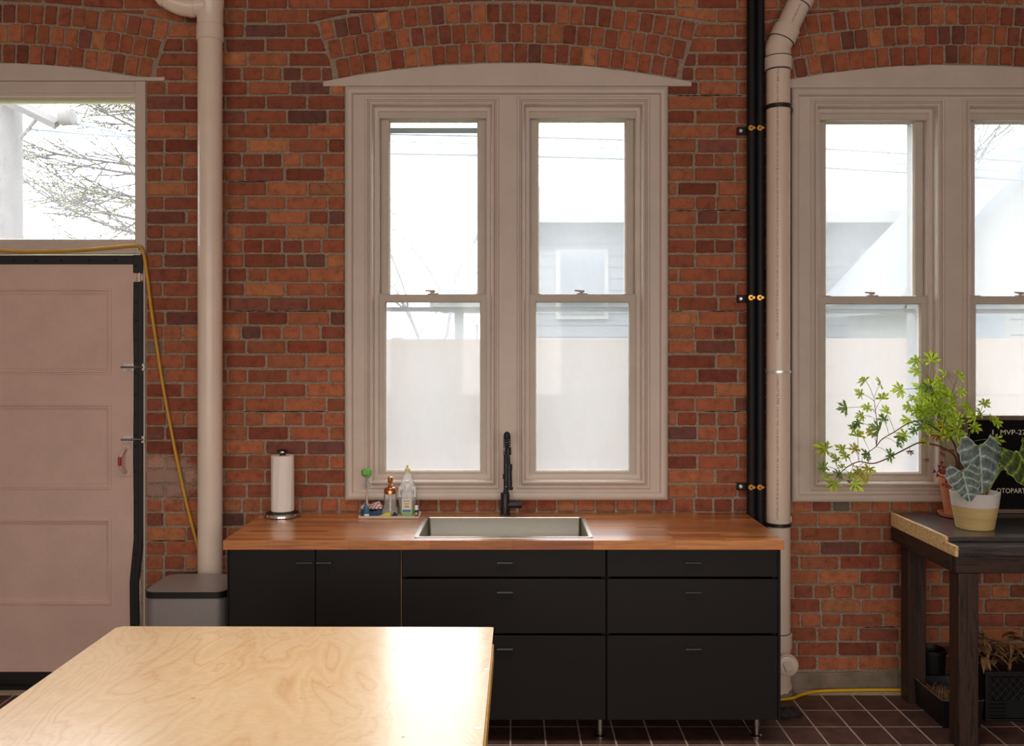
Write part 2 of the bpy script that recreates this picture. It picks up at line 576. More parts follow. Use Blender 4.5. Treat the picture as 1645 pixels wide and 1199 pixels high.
def mat_glass(name, film, tint=(1, 1, 1, 1), filmcol=(0.9, 0.9, 0.9, 1), var=0.12, ior=1.35, diff=0.0):
    m = NT(name)
    m.t.nodes.remove(m.b)
    tr = m.n('ShaderNodeBsdfTransparent'); tr.inputs[0].default_value = tint
    tl = m.n('ShaderNodeBsdfTranslucent'); tl.inputs[0].default_value = filmcol
    gl = m.n('ShaderNodeBsdfGlossy'); gl.inputs['Roughness'].default_value = 0.03
    if diff > 0:
        df = m.n('ShaderNodeBsdfDiffuse'); df.inputs[0].default_value = filmcol
        m0 = m.n('ShaderNodeMixShader'); m0.inputs[0].default_value = diff
        m.l(tl.outputs[0], m0.inputs[1]); m.l(df.outputs[0], m0.inputs[2])
        tl = m0
    mx = m.n('ShaderNodeMixShader')
    nz = m.noise(m.pos((1.5, 1, 0.7)), 5.0, 5.0, 0.65)
    f = m.ramp(nz, [(0.3, (film - var,) * 3 + (1,)), (0.7, (film + var,) * 3 + (1,))])
    m.l(f, mx.inputs[0]); m.l(tr.outputs[0], mx.inputs[1]); m.l(tl.outputs[0], mx.inputs[2])
    fr = m.n('ShaderNodeFresnel'); fr.inputs[0].default_value = ior
    mx2 = m.n('ShaderNodeMixShader')
    m.l(fr.outputs[0], mx2.inputs[0]); m.l(mx.outputs[0], mx2.inputs[1]); m.l(gl.outputs[0], mx2.inputs[2])
    m.l(mx2.outputs[0], m.out.inputs[0])
    return m.mat
M['dusty_glass'] = mat_glass('dusty_window_glass', 0.70, filmcol=(0.205, 0.207, 0.212, 1), var=0.04)
M['clear_glass'] = mat_glass('transom_glass', 0.12, filmcol=(0.35, 0.35, 0.36, 1), var=0.05)
M['bottle_glass'] = mat_glass('clear_bottle', 0.24, (0.98, 0.99, 0.99, 1), (1, 1, 1, 1), var=0.04, ior=1.15, diff=0.5)
M['green_liquid'] = mat_glass('green_soap', 0.75, (0.62, 1.0, 0.35, 1), (0.5, 0.98, 0.2, 1), 0.05, 1.15, 0.55)

def mat_leaf(name, c0, c1, trans, attr=False, bump=0.0):
    m = NT(name)
    nz = m.noise(m.pos(), 30.0, 3.0)
    c = m.ramp(nz, [(0.3, c0), (0.7, c1)])
    if attr:
        a = m.n('ShaderNodeAttribute'); a.attribute_name = 'vein'
        c = m.mix(a.outputs['Fac'], c, attr)
    m.col(c)
    m.set(Roughness=0.45, Specular_IOR_Level=0.4)
    tl = m.n('ShaderNodeBsdfTranslucent')
    m.l(c, tl.inputs[0])
    mx = m.n('ShaderNodeMixShader')
    mx.inputs[0].default_value = trans
    m.l(m.b.outputs[0], mx.inputs[1]); m.l(tl.outputs[0], mx.inputs[2])
    m.l(mx.outputs[0], m.out.inputs[0])
    return m.mat
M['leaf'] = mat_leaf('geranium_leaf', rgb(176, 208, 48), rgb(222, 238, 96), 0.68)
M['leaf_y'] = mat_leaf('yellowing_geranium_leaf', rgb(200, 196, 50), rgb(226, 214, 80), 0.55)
M['leaf_d'] = mat_leaf('darker_green_leaf', rgb(104, 140, 60), rgb(150, 176, 90), 0.5)  # darker, duller green for some of the leaves
M['alo'] = mat_leaf('silver_green_alocasia_leaf', rgb(66, 84, 80), rgb(104, 122, 116), 0.06, rgb(204, 216, 204))
M['alo_d'] = mat_leaf('dark_green_alocasia_leaf', rgb(34, 52, 30), rgb(62, 80, 44), 0.15, rgb(178, 204, 76))

# outdoors
M['bark'] = simple('grey_bark', rgb(70, 64, 64), 0.9, var=0.3, vs=20)
M['hazed_bark'] = simple('haze_lightened_bark', rgb(132, 130, 132), 0.9, var=0.2, vs=20)  # lighter copy of the bark; haze over the far trees put into the colour
M['pole'] = mat_wood('weathered_pole_wood', rgb(70, 67, 68), rgb(92, 88, 88), (6, 6, 0.5), 0.9)
M['lawn'] = simple('spring_lawn', rgb(96, 112, 70), 1.0, var=0.2, vs=2, bump=0.5)
M['siding'] = simple('pale_blue_grey_siding', rgb(104, 109, 116), 0.8, var=0.05, vs=2)
M['siding_w'] = simple('white_siding', rgb(134, 133, 132), 0.8, var=0.04, vs=2)
M['shingle'] = simple('grey_shingles', rgb(102, 105, 112), 0.9, var=0.2, vs=10)
M['fence'] = simple('pinkish_fence_board', rgb(136, 121, 112), 0.8, var=0.06, vs=4)
M['dark_pane'] = simple('house_window_pane', rgb(96, 104, 112), 0.1, var=0.1)
M['wire'] = simple('cable_grey', rgb(104, 110, 118), 0.7)
M['bud'] = mat_leaf('spring_bud', rgb(150, 170, 90), rgb(190, 200, 120), 0.4)

# ------------------------------------------------------------------ the wall with openings
XL, XR = -4.4, 4.2
ZT = 4.0
YB = 0.32
OPEN = [  # outer rectangle of each white surround: x0, x1, z0, z1
    dict(n='door', x0=X(234) - 1.70, x1=X(234), z0=0.0, z1=Z(131)),
    dict(n='win1', x0=X(555), x1=X(1072), z0=Z(803), z1=Z(140)),
    dict(n='win2', x0=X(1270), x1=X(1270) + (X(1072) - X(555)), z0=Z(806), z1=Z(143)),
]
MY = 0.0035        # face of the mortar
w = MB()
xs = XL
INS = 0.03
for o in OPEN:
    w.box(xs, o['x0'] + INS, MY, YB, -0.05, ZT)
    w.box(o['x0'] + INS, o['x1'] - INS, MY, YB, o['z1'] - INS, ZT)
    if o['z0'] > 0.1:
        w.box(o['x0'] + INS, o['x1'] - INS, MY, YB, -0.05, o['z0'] + INS)
    xs = o['x1'] - INS
w.box(xs, XR, MY, YB, -0.05, ZT)
wall = w.build('wall_back', M['mortar'], None, smooth=False)
props(wall, 'red brick wall with three arched openings behind the black cabinets', 'wall', kind='structure')

ARC = []
for o, zp, cxp in ((OPEN[0], 101, None), (OPEN[1], 101, 815), (OPEN[2], 104, None)):
    cx = X(cxp) if cxp else (o['x0'] + o['x1']) / 2
    zpk = Z(zp)
    Rr = (0.947 ** 2 + 0.097 ** 2) / (2 * 0.097)
    ARC.append(dict(cx=cx, zp=zpk, R=Rr, zc=zpk - Rr, o=o))
RING0, RP = 0.006, 0.103
HALF = (0.1885, 0.193, 0.1975)

def extrados(a, x):
    r = a['R'] + RING0 + 3 * RP + 0.002
    d = x - a['cx']
    return a['zc'] + math.sqrt(max(0.0, r * r - d * d))

def skew(a, z):
    """half width of the arch (with joint) at height z"""
    r1 = a['R'] + RING0; r3 = a['R'] + RING0 + 3 * RP
    zb = a['zc'] + r1 * math.cos(HALF[0]); xb = r1 * math.sin(HALF[0])
    zt = a['zc'] + r3 * math.cos(HALF[2]); xt = r3 * math.sin(HALF[2])
    t = (z - zb) / (zt - zb)
    return xb + (xt - xb) * t + 0.012

PAL = [((166, 96, 66), 5), ((158, 88, 60), 5), ((152, 82, 57), 4), ((174, 104, 70), 4), ((146, 80, 60), 3),
       ((182, 116, 76), 1.4), ((130, 76, 62), 1.2), ((112, 70, 62), 0.7), ((138, 70, 50), 2)]
def brick_tone():
    t = R.random() * sum(p[1] for p in PAL)
    for c, wgt in PAL:
        t -= wgt
        if t <= 0: break
    k = R.uniform(0.9, 1.1)
    return tuple(S(min(255, x * k)) for x in c) + (1.0,)

def brick_geo(q, yf):
    """q: four (x,z) corners counter-clockwise from lower left. Returns verts, faces"""
    P = [Vector((p[0], p[1])) for p in q]
    cen = sum(P, Vector((0, 0))) / 4
    out = []
    for i in range(4):
        a, b, c = P[i-1], P[i], P[(i+1) % 4]
        e0 = (a - b); e1 = (c - b)
        r0 = min(R.uniform(0.004, 0.011), e0.length * 0.3); r1 = min(R.uniform(0.004, 0.011), e1.length * 0.3)
        out.append(b + e0.normalized() * r0)
        out.append(b + (e0.normalized() * r0 + e1.normalized() * r1) * 0.28)
        out.append(b + e1.normalized() * r1)
        m = 1 if e1.length < 0.09 else 2
        for k in range(m):
            t = (k + 1) / (m + 1) + R.uniform(-0.08, 0.08)
            nrm = Vector((e1.y, -e1.x)).normalized()
            out.append(b + e1 * t + nrm * R.uniform(-0.0022, 0.0016))
    n = len(out)
    vs = []
    tilt = (R.uniform(-0.012, 0.012), R.uniform(-0.02, 0.02))
    for p in out:
        d = p - cen
        pi = p - d.normalized() * 0.004
        vs.append((pi.x, yf + tilt[0] * d.x + tilt[1] * d.y, pi.y))
    for p in out:
        d = p - cen
        vs.append((p.x, yf + 0.0035 + tilt[0] * d.x + tilt[1] * d.y, p.y))
    for p in out:
        vs.append((p.x, 0.02, p.y))
    fs = [tuple(range(n))]
    for k in range(n):
        b = (k + 1) % n
        fs.append((k, k + n, b + n, b))
        fs.append((k + n, k + 2 * n, b + 2 * n, b + n))
    return vs, fs

def tone_mesh(name, vs, fs, tones):
    me = bpy.data.meshes.new(name)
    me.from_pydata(vs, [], fs)
    at = me.color_attributes.new('tone', 'FLOAT_COLOR', 'POINT')
    flat = []
    for t in tones: flat += t
    at.data.foreach_set('color', flat)
    me.materials.append(M['brick'])
    return me

bricks = []
CP = 0.0744
Z0 = Z(396)
k0 = int(math.floor((0.0 - Z0) / CP)) + 2
k1 = int(math.ceil((ZT - 0.1 - Z0) / CP))
def side_limits(zlo, zhi):
    """free x intervals of the course, as (xl_lo, xl_hi, xr_lo, xr_hi)"""
    zm = (zlo + zhi) / 2
    cuts = []
    for a in ARC:
        o = a['o']
        ztym = o['z1'] + 0.03
        ext_end = a['zc'] + (a['R'] + RING0 + 3 * RP) * math.cos(HALF[2])
        if zm < o['z0']: continue
        if zm < o['z1'] - 0.002:
            cuts.append((o['x0'] - 0.003, o['x0'] - 0.003, o['x1'] + 0.003, o['x1'] + 0.003))
        elif zm < ext_end:
            l0 = max(skew(a, zlo), 0.9); l1 = max(skew(a, zhi), 0.9)
            if zm < a['zc'] + a['R'] * math.cos(HALF[0]) - 0.0: l0 = l1 = max(l0, 0.956)
            cuts.append((a['cx'] - l0, a['cx'] - l1, a['cx'] + l0, a['cx'] + l1))
    cuts.sort()
    free = []
    xl = (XL, XL)
    for c in cuts:
        if c[0] - xl[0] > 0.02: free.append((xl[0], xl[1], c[0], c[1]))
        xl = (c[2], c[3])
    free.append((xl[0], xl[1], XR, XR))
    return free

for k in range(k0, k1):
    zc_ = Z0 + k * CP
    zlo, zhi = zc_ - CP / 2 + 0.006, zc_ + CP / 2 - 0.006
    header = (k % 6 == 0)
    pitch = 0.1017 if header else 0.2115
    off = (k % 2) * pitch / 2 + R.uniform(-0.012, 0.012) + (0.03 if header else 0)
    for (a0, a1, b0, b1) in side_limits(zlo, zhi):
        am, bm_ = (a0 + a1) / 2, (b0 + b1) / 2
        s = math.floor((am - off) / pitch) * pitch + off
        edges = []
        x = s
        while x < bm_ + pitch:
            edges.append(x + R.uniform(-0.004, 0.004))
            if not header and R.random() < 0.09:
                edges.append(x + pitch / 2 + R.uniform(-0.01, 0.01))
            x += pitch
        edges = [e for e in edges if am + 0.045 < e < bm_ - 0.045]
        edges = [None] + edges + [None]
        for i in range(len(edges) - 1):
            j = 0.006 + R.uniform(-0.0015, 0.0025)
            dz0 = R.uniform(-0.002, 0.002); dz1 = R.uniform(-0.002, 0.002)
            xl0, xl1 = (a0 + 0.004, a1 + 0.004) if edges[i] is None else (edges[i] + j,) * 2
            xr0, xr1 = (b0 - 0.004, b1 - 0.004) if edges[i+1] is None else (edges[i+1] - j,) * 2
            q = [[xl0, zlo + dz0], [xr0, zlo + dz0], [xr1, zhi + dz1], [xl1, zhi + dz1]]
            ok = True
            for a in ARC:
                for c in (q[0], q[1]):
                    if abs(c[0] - a['cx']) < 1.0 and zc_ >= a['zc'] + (a['R'] + RING0 + 3 * RP) * math.cos(HALF[2]):
                        e = extrados(a, c[0]) + 0.006
                        if c[1] < e and zc_ > a['zp']: c[1] = e
            if q[0][1] > zhi - 0.012 or q[1][1] > zhi - 0.012:
                if q[0][1] > zhi - 0.012 and q[1][1] > zhi - 0.012: ok = False
                else:
                    for c, cc in ((q[0], q[3]), (q[1], q[2])):
                        if c[1] > cc[1] - 0.006: c[1] = cc[1] - 0.006
            if ok:
                tone = brick_tone()
                for (gx, gy, gc) in ((1345, 815, (112, 100, 86)), (243, 562, (138, 116, 98)), (1095, 152, (96, 80, 70))):
                    if q[0][0] < X(gx) < q[1][0] and q[0][1] < Z(gy) < q[3][1]: tone = tuple(S(v) for v in gc) + (1.0,)
                bricks.append((q, R.uniform(-0.007, -0.001), tone))

arch_bricks = []
for a in ARC:
    for ring in range(3):
        r0 = a['R'] + RING0 + ring * RP
        r1 = r0 + RP - 0.011
        n = 25 + ring
        h = HALF[ring]
        for i in range(n):
            t0 = -h + 2 * h * i / n + 0.0011 + R.uniform(-0.0005, 0.0005)
            t1 = -h + 2 * h * (i + 1) / n - 0.0011 + R.uniform(-0.0005, 0.0005)
            dr = R.uniform(-0.003, 0.003)
            q = [[a['cx'] + r * math.sin(t), a['zc'] + r * math.cos(t)] for (r, t) in ((r0 + dr, t0), (r0 + dr, t1), (r1 + dr, t1), (r1 + dr, t0))]
            arch_bricks.append((q, R.uniform(-0.008, -0.002), brick_tone()))

def in_view(q):
    cx = sum(p[0] for p in q) / 4; cz = sum(p[1] for p in q) / 4
    if abs(cx) > 2.66 or cz > 3.57: return 0
    if -1.30 < cx < 1.20 and cz < 0.90: return 0
    if cx < -1.28 and cz < 0.62: return 0
    if cx > 2.2 and 0.78 < cz < 1.0: return 0.3
    if X(322) < cx < X(353): return 0.3
    if X(1200) < cx < X(1266): return 0.2
    return 1
def barea(q): return abs((q[1][0] - q[0][0]) * (q[3][1] - q[0][1])) * in_view(q)

def place_bricks(lst, name, limit):
    lst = sorted(lst, key=lambda b: -barea(b[0]))
    SV, SF, ST = [], [], []
    for i, (q, yf, tone) in enumerate(lst):
        vs, fs = brick_geo(q, yf)
        if i < limit and barea(q) > 0:
            c = Vector((sum(p[0] for p in q) / 4, 0, sum(p[1] for p in q) / 4))
            me = tone_mesh(name, [(v[0]-c.x, v[1]-c.y, v[2]-c.z) for v in vs], fs, [tone] * len(vs))
            link_mesh(name, me, M['brick'], wall, c)
        else:
            o = len(SV)
            SV += vs
            SF += [tuple(i + o for i in f) for f in fs]
            ST += [tone] * len(vs)
    if SV:
        me = tone_mesh(name + '_remainder', SV, SF, ST)
        o = link_mesh(name + '_remainder', me, M['brick'], wall, (0, 0, 0))
        o['kind'] = 'stuff'
place_bricks(bricks, 'brick', 300)
place_bricks(arch_bricks, 'arch_brick', 300)

# open, crumbled joints
for (pa, pb_, py) in ((1087, 1195, 163), (388, 530, 664), (375, 528, 499), (1082, 1195, 343), (1132, 1195, 665), (1136, 1198, 501), (1388, 1440, 1011), (362, 430, 292), (240, 300, 880), (1075, 1098, 508)):
    kk = round((Z(py) - Z0) / CP - 0.5)
    zj = Z0 + (kk + 0.5) * CP
    n_ = max(4, int((pb_ - pa) / 6))
    up_, dn_ = [], []
    for i in range(n_ + 1):
        xx = X(pa + (pb_ - pa) * i / n_)
        c_ = zj + R.uniform(-0.0012, 0.0012)
        h_ = R.uniform(0.0006, 0.0032) if 0 < i < n_ else 0.0002
        dn_.append((xx, c_ - h_)); up_.append((xx, c_ + h_))
    MB().prism_y(dn_ + up_[::-1], MY - 0.0012, MY + 0.004).build('open_joint', M['gap'], wall, smooth=False)

# concrete footing
bb = MB()
n = 60
top = []
for i in range(n + 1):
    top.append((X(234) + (XR - X(234)) * i / n, 0.088 + R.uniform(-0.006, 0.006)))
bb.prism_y([(top[0][0], -0.02), (XR, -0.02)] + list(reversed(top)), -0.014, 0.002)
bo = bb.build('baseboard_back', M['concrete'], None, smooth=False, bevel=0.006)
props(bo, 'rough grey concrete footing along the foot of the brick wall', 'footing', kind='structure')

# ------------------------------------------------------------------ floor
fl = MB().box(XL, XR, -9.2, 0.35, -0.08, -0.0008).build('floor', M['grout'], None, smooth=False)
props(fl, 'dark brown quarry tile floor with pale grout lines', 'floor', kind='structure')
TX, TY = 0.1575, 0.192
tile_me = None
def tile_mesh(w_, d_):
    mb = MB().box(-w_/2, w_/2, -d_/2, d_/2, -0.012, 0.0)
    me = bpy.data.meshes.new('tile')
    bm = bmesh.new()
    vs = [bm.verts.new(v) for v in mb.v]
    for f in mb.f: bm.faces.new([vs[i] for i in f])
    bmesh.ops.bevel(bm, geom=[e for e in bm.edges if all(v.co.z > -0.001 for v in e.verts)], offset=0.001, segments=1, affect='EDGES')
    bm.to_mesh(me); bm.free()
    me.materials.append(M['tile'])
    return me
tile_me = tile_mesh(TX - 0.0075, TY - 0.0075)
rest = MB()
ntile = 0
for iy in range(-1, 48):
    yc = -0.086 - iy * TY + TY / 2
    for ix in range(-28, 27):
        xc = -0.007 + (ix + 0.5) * TX
        if not (XL + 0.05 < xc < XR - 0.05) or yc < -9.1 or yc > 0.0: continue
        d = DW + yc
        px = 822.5 + xc * F / d if d > 0.3 else -1
        py = 552 + CH * F / d if d > 0.3 else 9999
        vis = d > 3.7 and -20 < px < 1680 and py < 1215 and ((px > 760) or (px < 120)) and not (px < 1258 and px > 700 and py < 1120)
        if vis and ntile < 300:
            link_mesh('tile', tile_me, M['tile'], fl, (xc, yc, 0.0)); ntile += 1
        else:
            rest.box(xc - TX/2 + 0.0037, xc + TX/2 - 0.0037, yc - TY/2 + 0.0037, yc + TY/2 - 0.0037, -0.01, 0.0)
rt = rest.build('tile_remainder', M['tile'], fl, smooth=False)
rt['kind'] = 'stuff'

# the rest of the room
def shell(name, mat, label, cat, *b):
    o = MB().box(*b).build(name, mat, None, smooth=False)
    return props(o, label, cat, kind='structure')
shell('wall_left', M['plaster'], 'plain white plaster side wall beyond the door', 'wall', XL - 0.1, XL, -9.2, 0.32, 0, ZT)
shell('wall_right', M['plaster'], 'plain white plaster side wall beyond the workbench', 'wall', XR, XR + 0.1, -9.2, 0.32, 0, ZT)
shell('wall_front', M['plaster'], 'plain white plaster wall opposite the brick wall', 'wall', XL, XR, -9.3, -9.2, 0, ZT)
shell('ceiling', M['ceiling'], 'warm grey ceiling above the kitchen', 'ceiling', XL - 0.1, XR + 0.1, -9.3, 0.32, ZT, ZT + 0.1)

lamp = thing('added_ceiling_panel', (-0.1, -2.1, ZT - 0.05), 'added flat fill lamp on the ceiling above the plywood table', 'lamp')  # unseen lamp body, added to go with the table fill light
BOX('housing', M['white_plastic'], lamp, -1.34, 1.14, -2.64, -1.56, ZT - 0.045, ZT - 0.001, bevel=0.005)
BOX('diffuser', M['paper'], lamp, -1.3, 1.1, -2.6, -1.6, ZT - 0.06, ZT - 0.0455)

# ------------------------------------------------------------------ windows
def lintel(parent, a, zb, depth=0.1):
    """shallow painted segment between the brick arch and the window head"""
    pts = [(a['cx'] - 0.952, zb), (a['cx'] + 0.952, zb), (a['cx'] + 0.952, zb + 0.022)]
    for i in range(0, 29):
        t = 0.2015 - 0.403 * i / 28
        rr = a['R'] - 0.002 + R.uniform(-0.003, 0.002)
        pts.append((a['cx'] + rr * math.sin(t), max(zb + 0.02, a['zc'] + rr * math.cos(t))))
    pts.append((a['cx'] - 0.952, zb + 0.022))
    mb = MB()
    mb.prism_y(pts, -0.012, depth)
    return mb.build('lintel_panel', M['paint'], parent, smooth=False, bevel=0.004)

def sash(name, parent, x0, x1, z0, z1, st, rt_, rb, y, glass, th=0.036):
    """one sash: stiles, rails (moulded), pane"""
    mb = MB()
    # bevelled frame with unequal rails
    rings = [(0, y + th), (0, y + 0.003), (0.003, y), (0.86, y), (1.0, y + 0.012), (1.0, y + th)]
    vs = []; fs = []
    for (t, yy) in rings:
        if t < 0.01: l = b = u = t
        else: l, b, u = st * t, rb * t, rt_ * t
        vs += [(x0 + l, yy, z0 + b), (x1 - l, yy, z0 + b), (x1 - l, yy, z1 - u), (x0 + l, yy, z1 - u)]
    m_ = len(rings)
    for j in range(m_):
        for k in range(4):
            a = (j * 4 + k); b = (j * 4 + (k + 1) % 4)
            a2 = ((j + 1) % m_) * 4 + k; b2 = ((j + 1) % m_) * 4 + (k + 1) % 4
            fs.append((a, b, b2, a2))
    mb.add(vs, fs)
    so = mb.build(name, M['sash'], parent, smooth=False)
    yg = y + th * 0.62
    g = MB().add([(x0 + st - 0.004, yg, z0 + rb - 0.004), (x1 - st + 0.004, yg, z0 + rb - 0.004), (x1 - st + 0.004, yg, z1 - rt_ + 0.004), (x0 + st - 0.004, yg, z1 - rt_ + 0.004)], [(0, 1, 2, 3)])
    g.build('pane', glass, so, smooth=False)
    return so

def make_window(name, o, a, label, storm=False):
    root = thing(name, ((o['x0'] + o['x1']) / 2, 0.02, o['z0']), label, 'window', kind='structure')
    x0, x1, z0, z1 = o['x0'], o['x1'], o['z0'], o['z1']
    lintel(root, a, z1 + 0.002)
    sx = x0 - X(555); 
    bays = [(x0 + 0.1062, x0 + 0.7888), (x0 + 0.8918, x0 + 1.568)]
    bz0, bz1 = z0 + 0.0644, z1 - 0.058
    # flat casing boards
    c = MB()
    yf = -0.006
    c.box(x0, bays[0][0] + 0.002, yf, 0.14, z0, z1)
    c.box(bays[0][1] - 0.002, bays[1][0] + 0.002, yf, 0.14, z0, z1)
    c.box(bays[1][1] - 0.002, x1, yf, 0.14, z0, z1)
    for b in bays:
        c.box(b[0] + 0.002, b[1] - 0.002, yf, 0.14, bz1 - 0.002, z1)
        c.box(b[0] + 0.002, b[1] - 0.002, yf, 0.14, z0, bz0 + 0.002)
    c.build('casing', M['paint'], root, smooth=False)
    # outer bead
    m = MB()
    prof = [(0.0, 0.01), (0.0, -0.016)]
    for k in range(7):
        t = PI * k / 6
        prof.append((0.019 - 0.019 * math.cos(t), -0.016 - 0.014 * math.sin(t)))
    prof += [(0.041, -0.006), (0.041, -0.004)]
    m.frame(x0, x1, z0, z1, prof)
    m.build('outer_bead', M['paint'], root, ang=0.9)
    for bi, (b0, b1) in enumerate(bays):
        m = MB()
        prof = [(-0.006, -0.004), (-0.006, -0.010), (0.0, -0.014), (0.006, -0.012), (0.009, -0.004), (0.014, -0.006)]
        for k in range(6):
            t = PI * k / 5
            prof.append((0.0245 - 0.0085 * math.cos(t), -0.004 - 0.012 * math.sin(t)))
        prof += [(0.035, 0.012), (0.038, 0.034), (0.056, 0.034), (0.058, 0.036), (0.058, 0.0435), (0.062, 0.0435), (0.062, 0.14)]
        m.frame(b0, b1, bz0, bz1, prof)
        m.build('stop_moulding', M['paint'], root, ang=0.8)
        fx0, fx1 = b0 + 0.062, b1 - 0.062
        zm = Z(473, DW + 0.045) + (z0 - OPEN[1]['z0'])
        sash('lower_sash', root, fx0 - 0.002, fx1 + 0.002, bz0 + 0.03, zm, 0.036, 0.042, 0.05, 0.048, M['dusty_glass'])
        up = sash('upper_sash', root, fx0, fx1, zm - 0.04, bz1 - 0.062, 0.05, 0.034, 0.03, 0.088, M['dusty_glass'])
        # sash lock
        lk = MB()
        cx = (fx0 + fx1) / 2
        lk.box(cx - 0.028, cx + 0.028, 0.052, 0.078, zm, zm + 0.006)
        lk.tube([(cx - 0.005, 0.065, zm + 0.006), (cx - 0.005, 0.065, zm + 0.016)], 0.009, 10)
        lk.tube([(cx + 0.01, 0.06, zm + 0.016), (cx - 0.04, 0.056, zm + 0.02)], [0.007, 0.004], 8)
        lk.build('sash_lock', M['sash'], root)
        for (p0, p1) in ((fx0, fx0 + 0.055), (fx1 - 0.055, fx1)):
            BOX('tilt_latch', M['sash'], root, p0, p1, 0.05, 0.082, zm, zm + 0.004)
        # ogee sill strip under the lower sash and head strip over the upper one
        BOX('sill_strip', M['sash'], root, fx0, fx1, 0.04, 0.14, bz0 + 0.012, bz0 + 0.034, bevel=0.004)
        BOX('head_strip', M['sash'], root, fx0, fx1, 0.05, 0.14, bz1 - 0.066, bz1 - 0.058)
        BOX('head_stop', M['sash'], root, fx0 - 0.003, fx1 + 0.003, 0.042, 0.088, bz1 - 0.092, bz1 - 0.058, bevel=0.003)
        # exterior jamb lining of the brick reveal
        j = MB()
        j.frame(fx0 - 0.01, fx1 + 0.01, bz0 + 0.01, bz1 - 0.05, [(0, 0.13), (0.006, 0.13), (0.006, 0.30), (-0.03, 0.30)])
        j.build('outer_frame', M['siding_w'], root, smooth=False)
        if storm and bi == 0:
            BOX('storm_rail', M['siding_w'], root, fx0, fx1, 0.2, 0.22, Z(214, 4.93), Z(206, 4.93))
        BOX('storm_bar', M['siding_w'], root, fx0, fx1, 0.2, 0.222, zm - 0.085, zm - 0.06)
    return root

make_window('window_1', OPEN[1], ARC[1], 'pair of tall white sash windows under a brick arch above the sink', storm=True)
make_window('window_2', OPEN[2], ARC[2], 'pair of tall white sash windows under a brick arch behind the plants')

# transom light above the door
o = OPEN[0]
tr = thing('window_3', ((o['x0'] + o['x1']) / 2, 0.02, Z(408)), 'wide single-pane transom window above the painted door', 'window', kind='structure')
lintel(tr, ARC[0], o['z1'] + 0.001)
c = MB()
gx0, gx1 = o['x0'] + 0.055, X(217)
gz0, gz1 = Z(386), Z(160)
c.box(o['x0'], gx0, -0.006, 0.14, Z(408), o['z1'])
c.box(gx1, o['x1'], -0.006, 0.14, Z(408), o['z1'])
c.box(gx0, gx1, -0.006, 0.14, Z(149), o['z1'])
c.box(gx0, gx1, -0.006, 0.14, Z(408), gz0 - 0.006)
c.build('casing', M['paint'], tr, smooth=False, bevel=0.003)
BOX('head_bead', M['paint'], tr, gx0, gx1, 0.004, 0.03, Z(155), Z(149) + 0.002, bevel=0.004)
sash('fixed_sash', tr, gx0 - 0.001, gx1 + 0.001, gz0 - 0.006, Z(149) + 0.001, 0.008, 0.04, 0.016, 0.03, M['clear_glass'], th=0.05)
BOX('sill_bead', M['paint'], tr, gx0, gx1 - 0.004, 0.0, 0.032, gz0 - 0.012, gz0 + 0.004, bevel=0.004)

# ------------------------------------------------------------------ door
door = thing('door_1', (-2.7, 0.03, 0), 'pinkish white panelled door edged with black rubber strip', 'door', kind='structure')
dx0, dx1, dz0, dz1 = o['x0'] + 0.06, X(219), 0.087, Z(410)
BOX('slab', M['door'], door, dx0, dx1, 0.016, 0.05, dz0, dz1)
px0, px1 = dx0 + 0.13, X(178)
pz = [(Z(601), Z(465)), (Z(786), Z(650)), (Z(971), Z(835))]
st = MB()
st.box(dx0, px0, 0.0, 0.0165, dz0, dz1)
st.box(px1, dx1, 0.0, 0.0165, dz0, dz1)
zz = [dz0] + [v for p in reversed(pz) for v in p] + [dz1]
for i in range(0, len(zz), 2):
    st.box(px0, px1, 0.0, 0.0165, zz[i], zz[i+1])
st.build('stiles_and_rails', M['door'], door, smooth=False)
for (a_, b_) in pz:
    m = MB()
    m.frame(px0, px1, a_, b_, [(-0.004, 0.0), (-0.002, -0.004), (0.006, -0.005), (0.010, 0.003), (0.016, 0.003), (0.022, 0.007), (0.027, 0.008), (0.03, 0.0162)])
    m.build('panel_moulding', M['door'], door, ang=0.5)
    BOX('panel', M['door'], door, px0 + 0.028, px1 - 0.028, 0.012, 0.018, a_ + 0.028, b_ - 0.028)
# jambs
j = MB()
j.box(X(231), o['x1'], -0.008, 0.14, 0.0, Z(408))
j.box(o['x0'], dx0 - 0.006, -0.008, 0.14, 0.0, Z(408))
j.build('jamb', M['paint'], door, smooth=False, bevel=0.003)
BOX('threshold', M['gap'], door, o['x0'], o['x1'], -0.02, 0.3, -0.003, 0.02)
BOX('sweep', M['rubber'], door, dx0, dx1, 0.01, 0.045, 0.02, dz0)
# rubber seals with their bolts
def strip(pts, wdt, y0, y1):
    m = MB()
    n = len(pts)
    vs = []; fs = []
    for (x, z, ww) in pts:
        vs += [(x, y0, z), (x + ww, y0, z), (x + ww, y1, z), (x, y1, z)]
    for i in range(n - 1):
        for k in range(4):
            a = i * 4 + k; b = i * 4 + (k + 1) % 4
            fs.append((a, a + 4, b + 4, b))
    fs.append((0, 1, 2, 3)); fs.append(tuple(reversed(range((n-1)*4, n*4))))
    return m.add(vs, fs)
ws1 = BOX('weatherstrip', M['rubber'], door, dx0 - 0.03, X(223), -0.011, -0.0005, Z(425), Z(411), bevel=0.003)
def vstrip(za, zb):
    pts = []
    for i in range(9):
        z = za + (zb - za) * i / 8
        py = 552 + (CH - z) / DW * F
        off = 0.0 if py < 870 else -0.018 * min(1.0, (py - 870) / 60)
        wob = 0.002 * math.sin(z * 9)
        pts.append((X(215.5) + off + wob, z, X(231) - X(215.5)))
    return pts
ws2 = strip(vstrip(Z(1004), Z(453)), 0, -0.013, -0.0005).build('weatherstrip', M['rubber'], door, smooth=False, bevel=0.004)
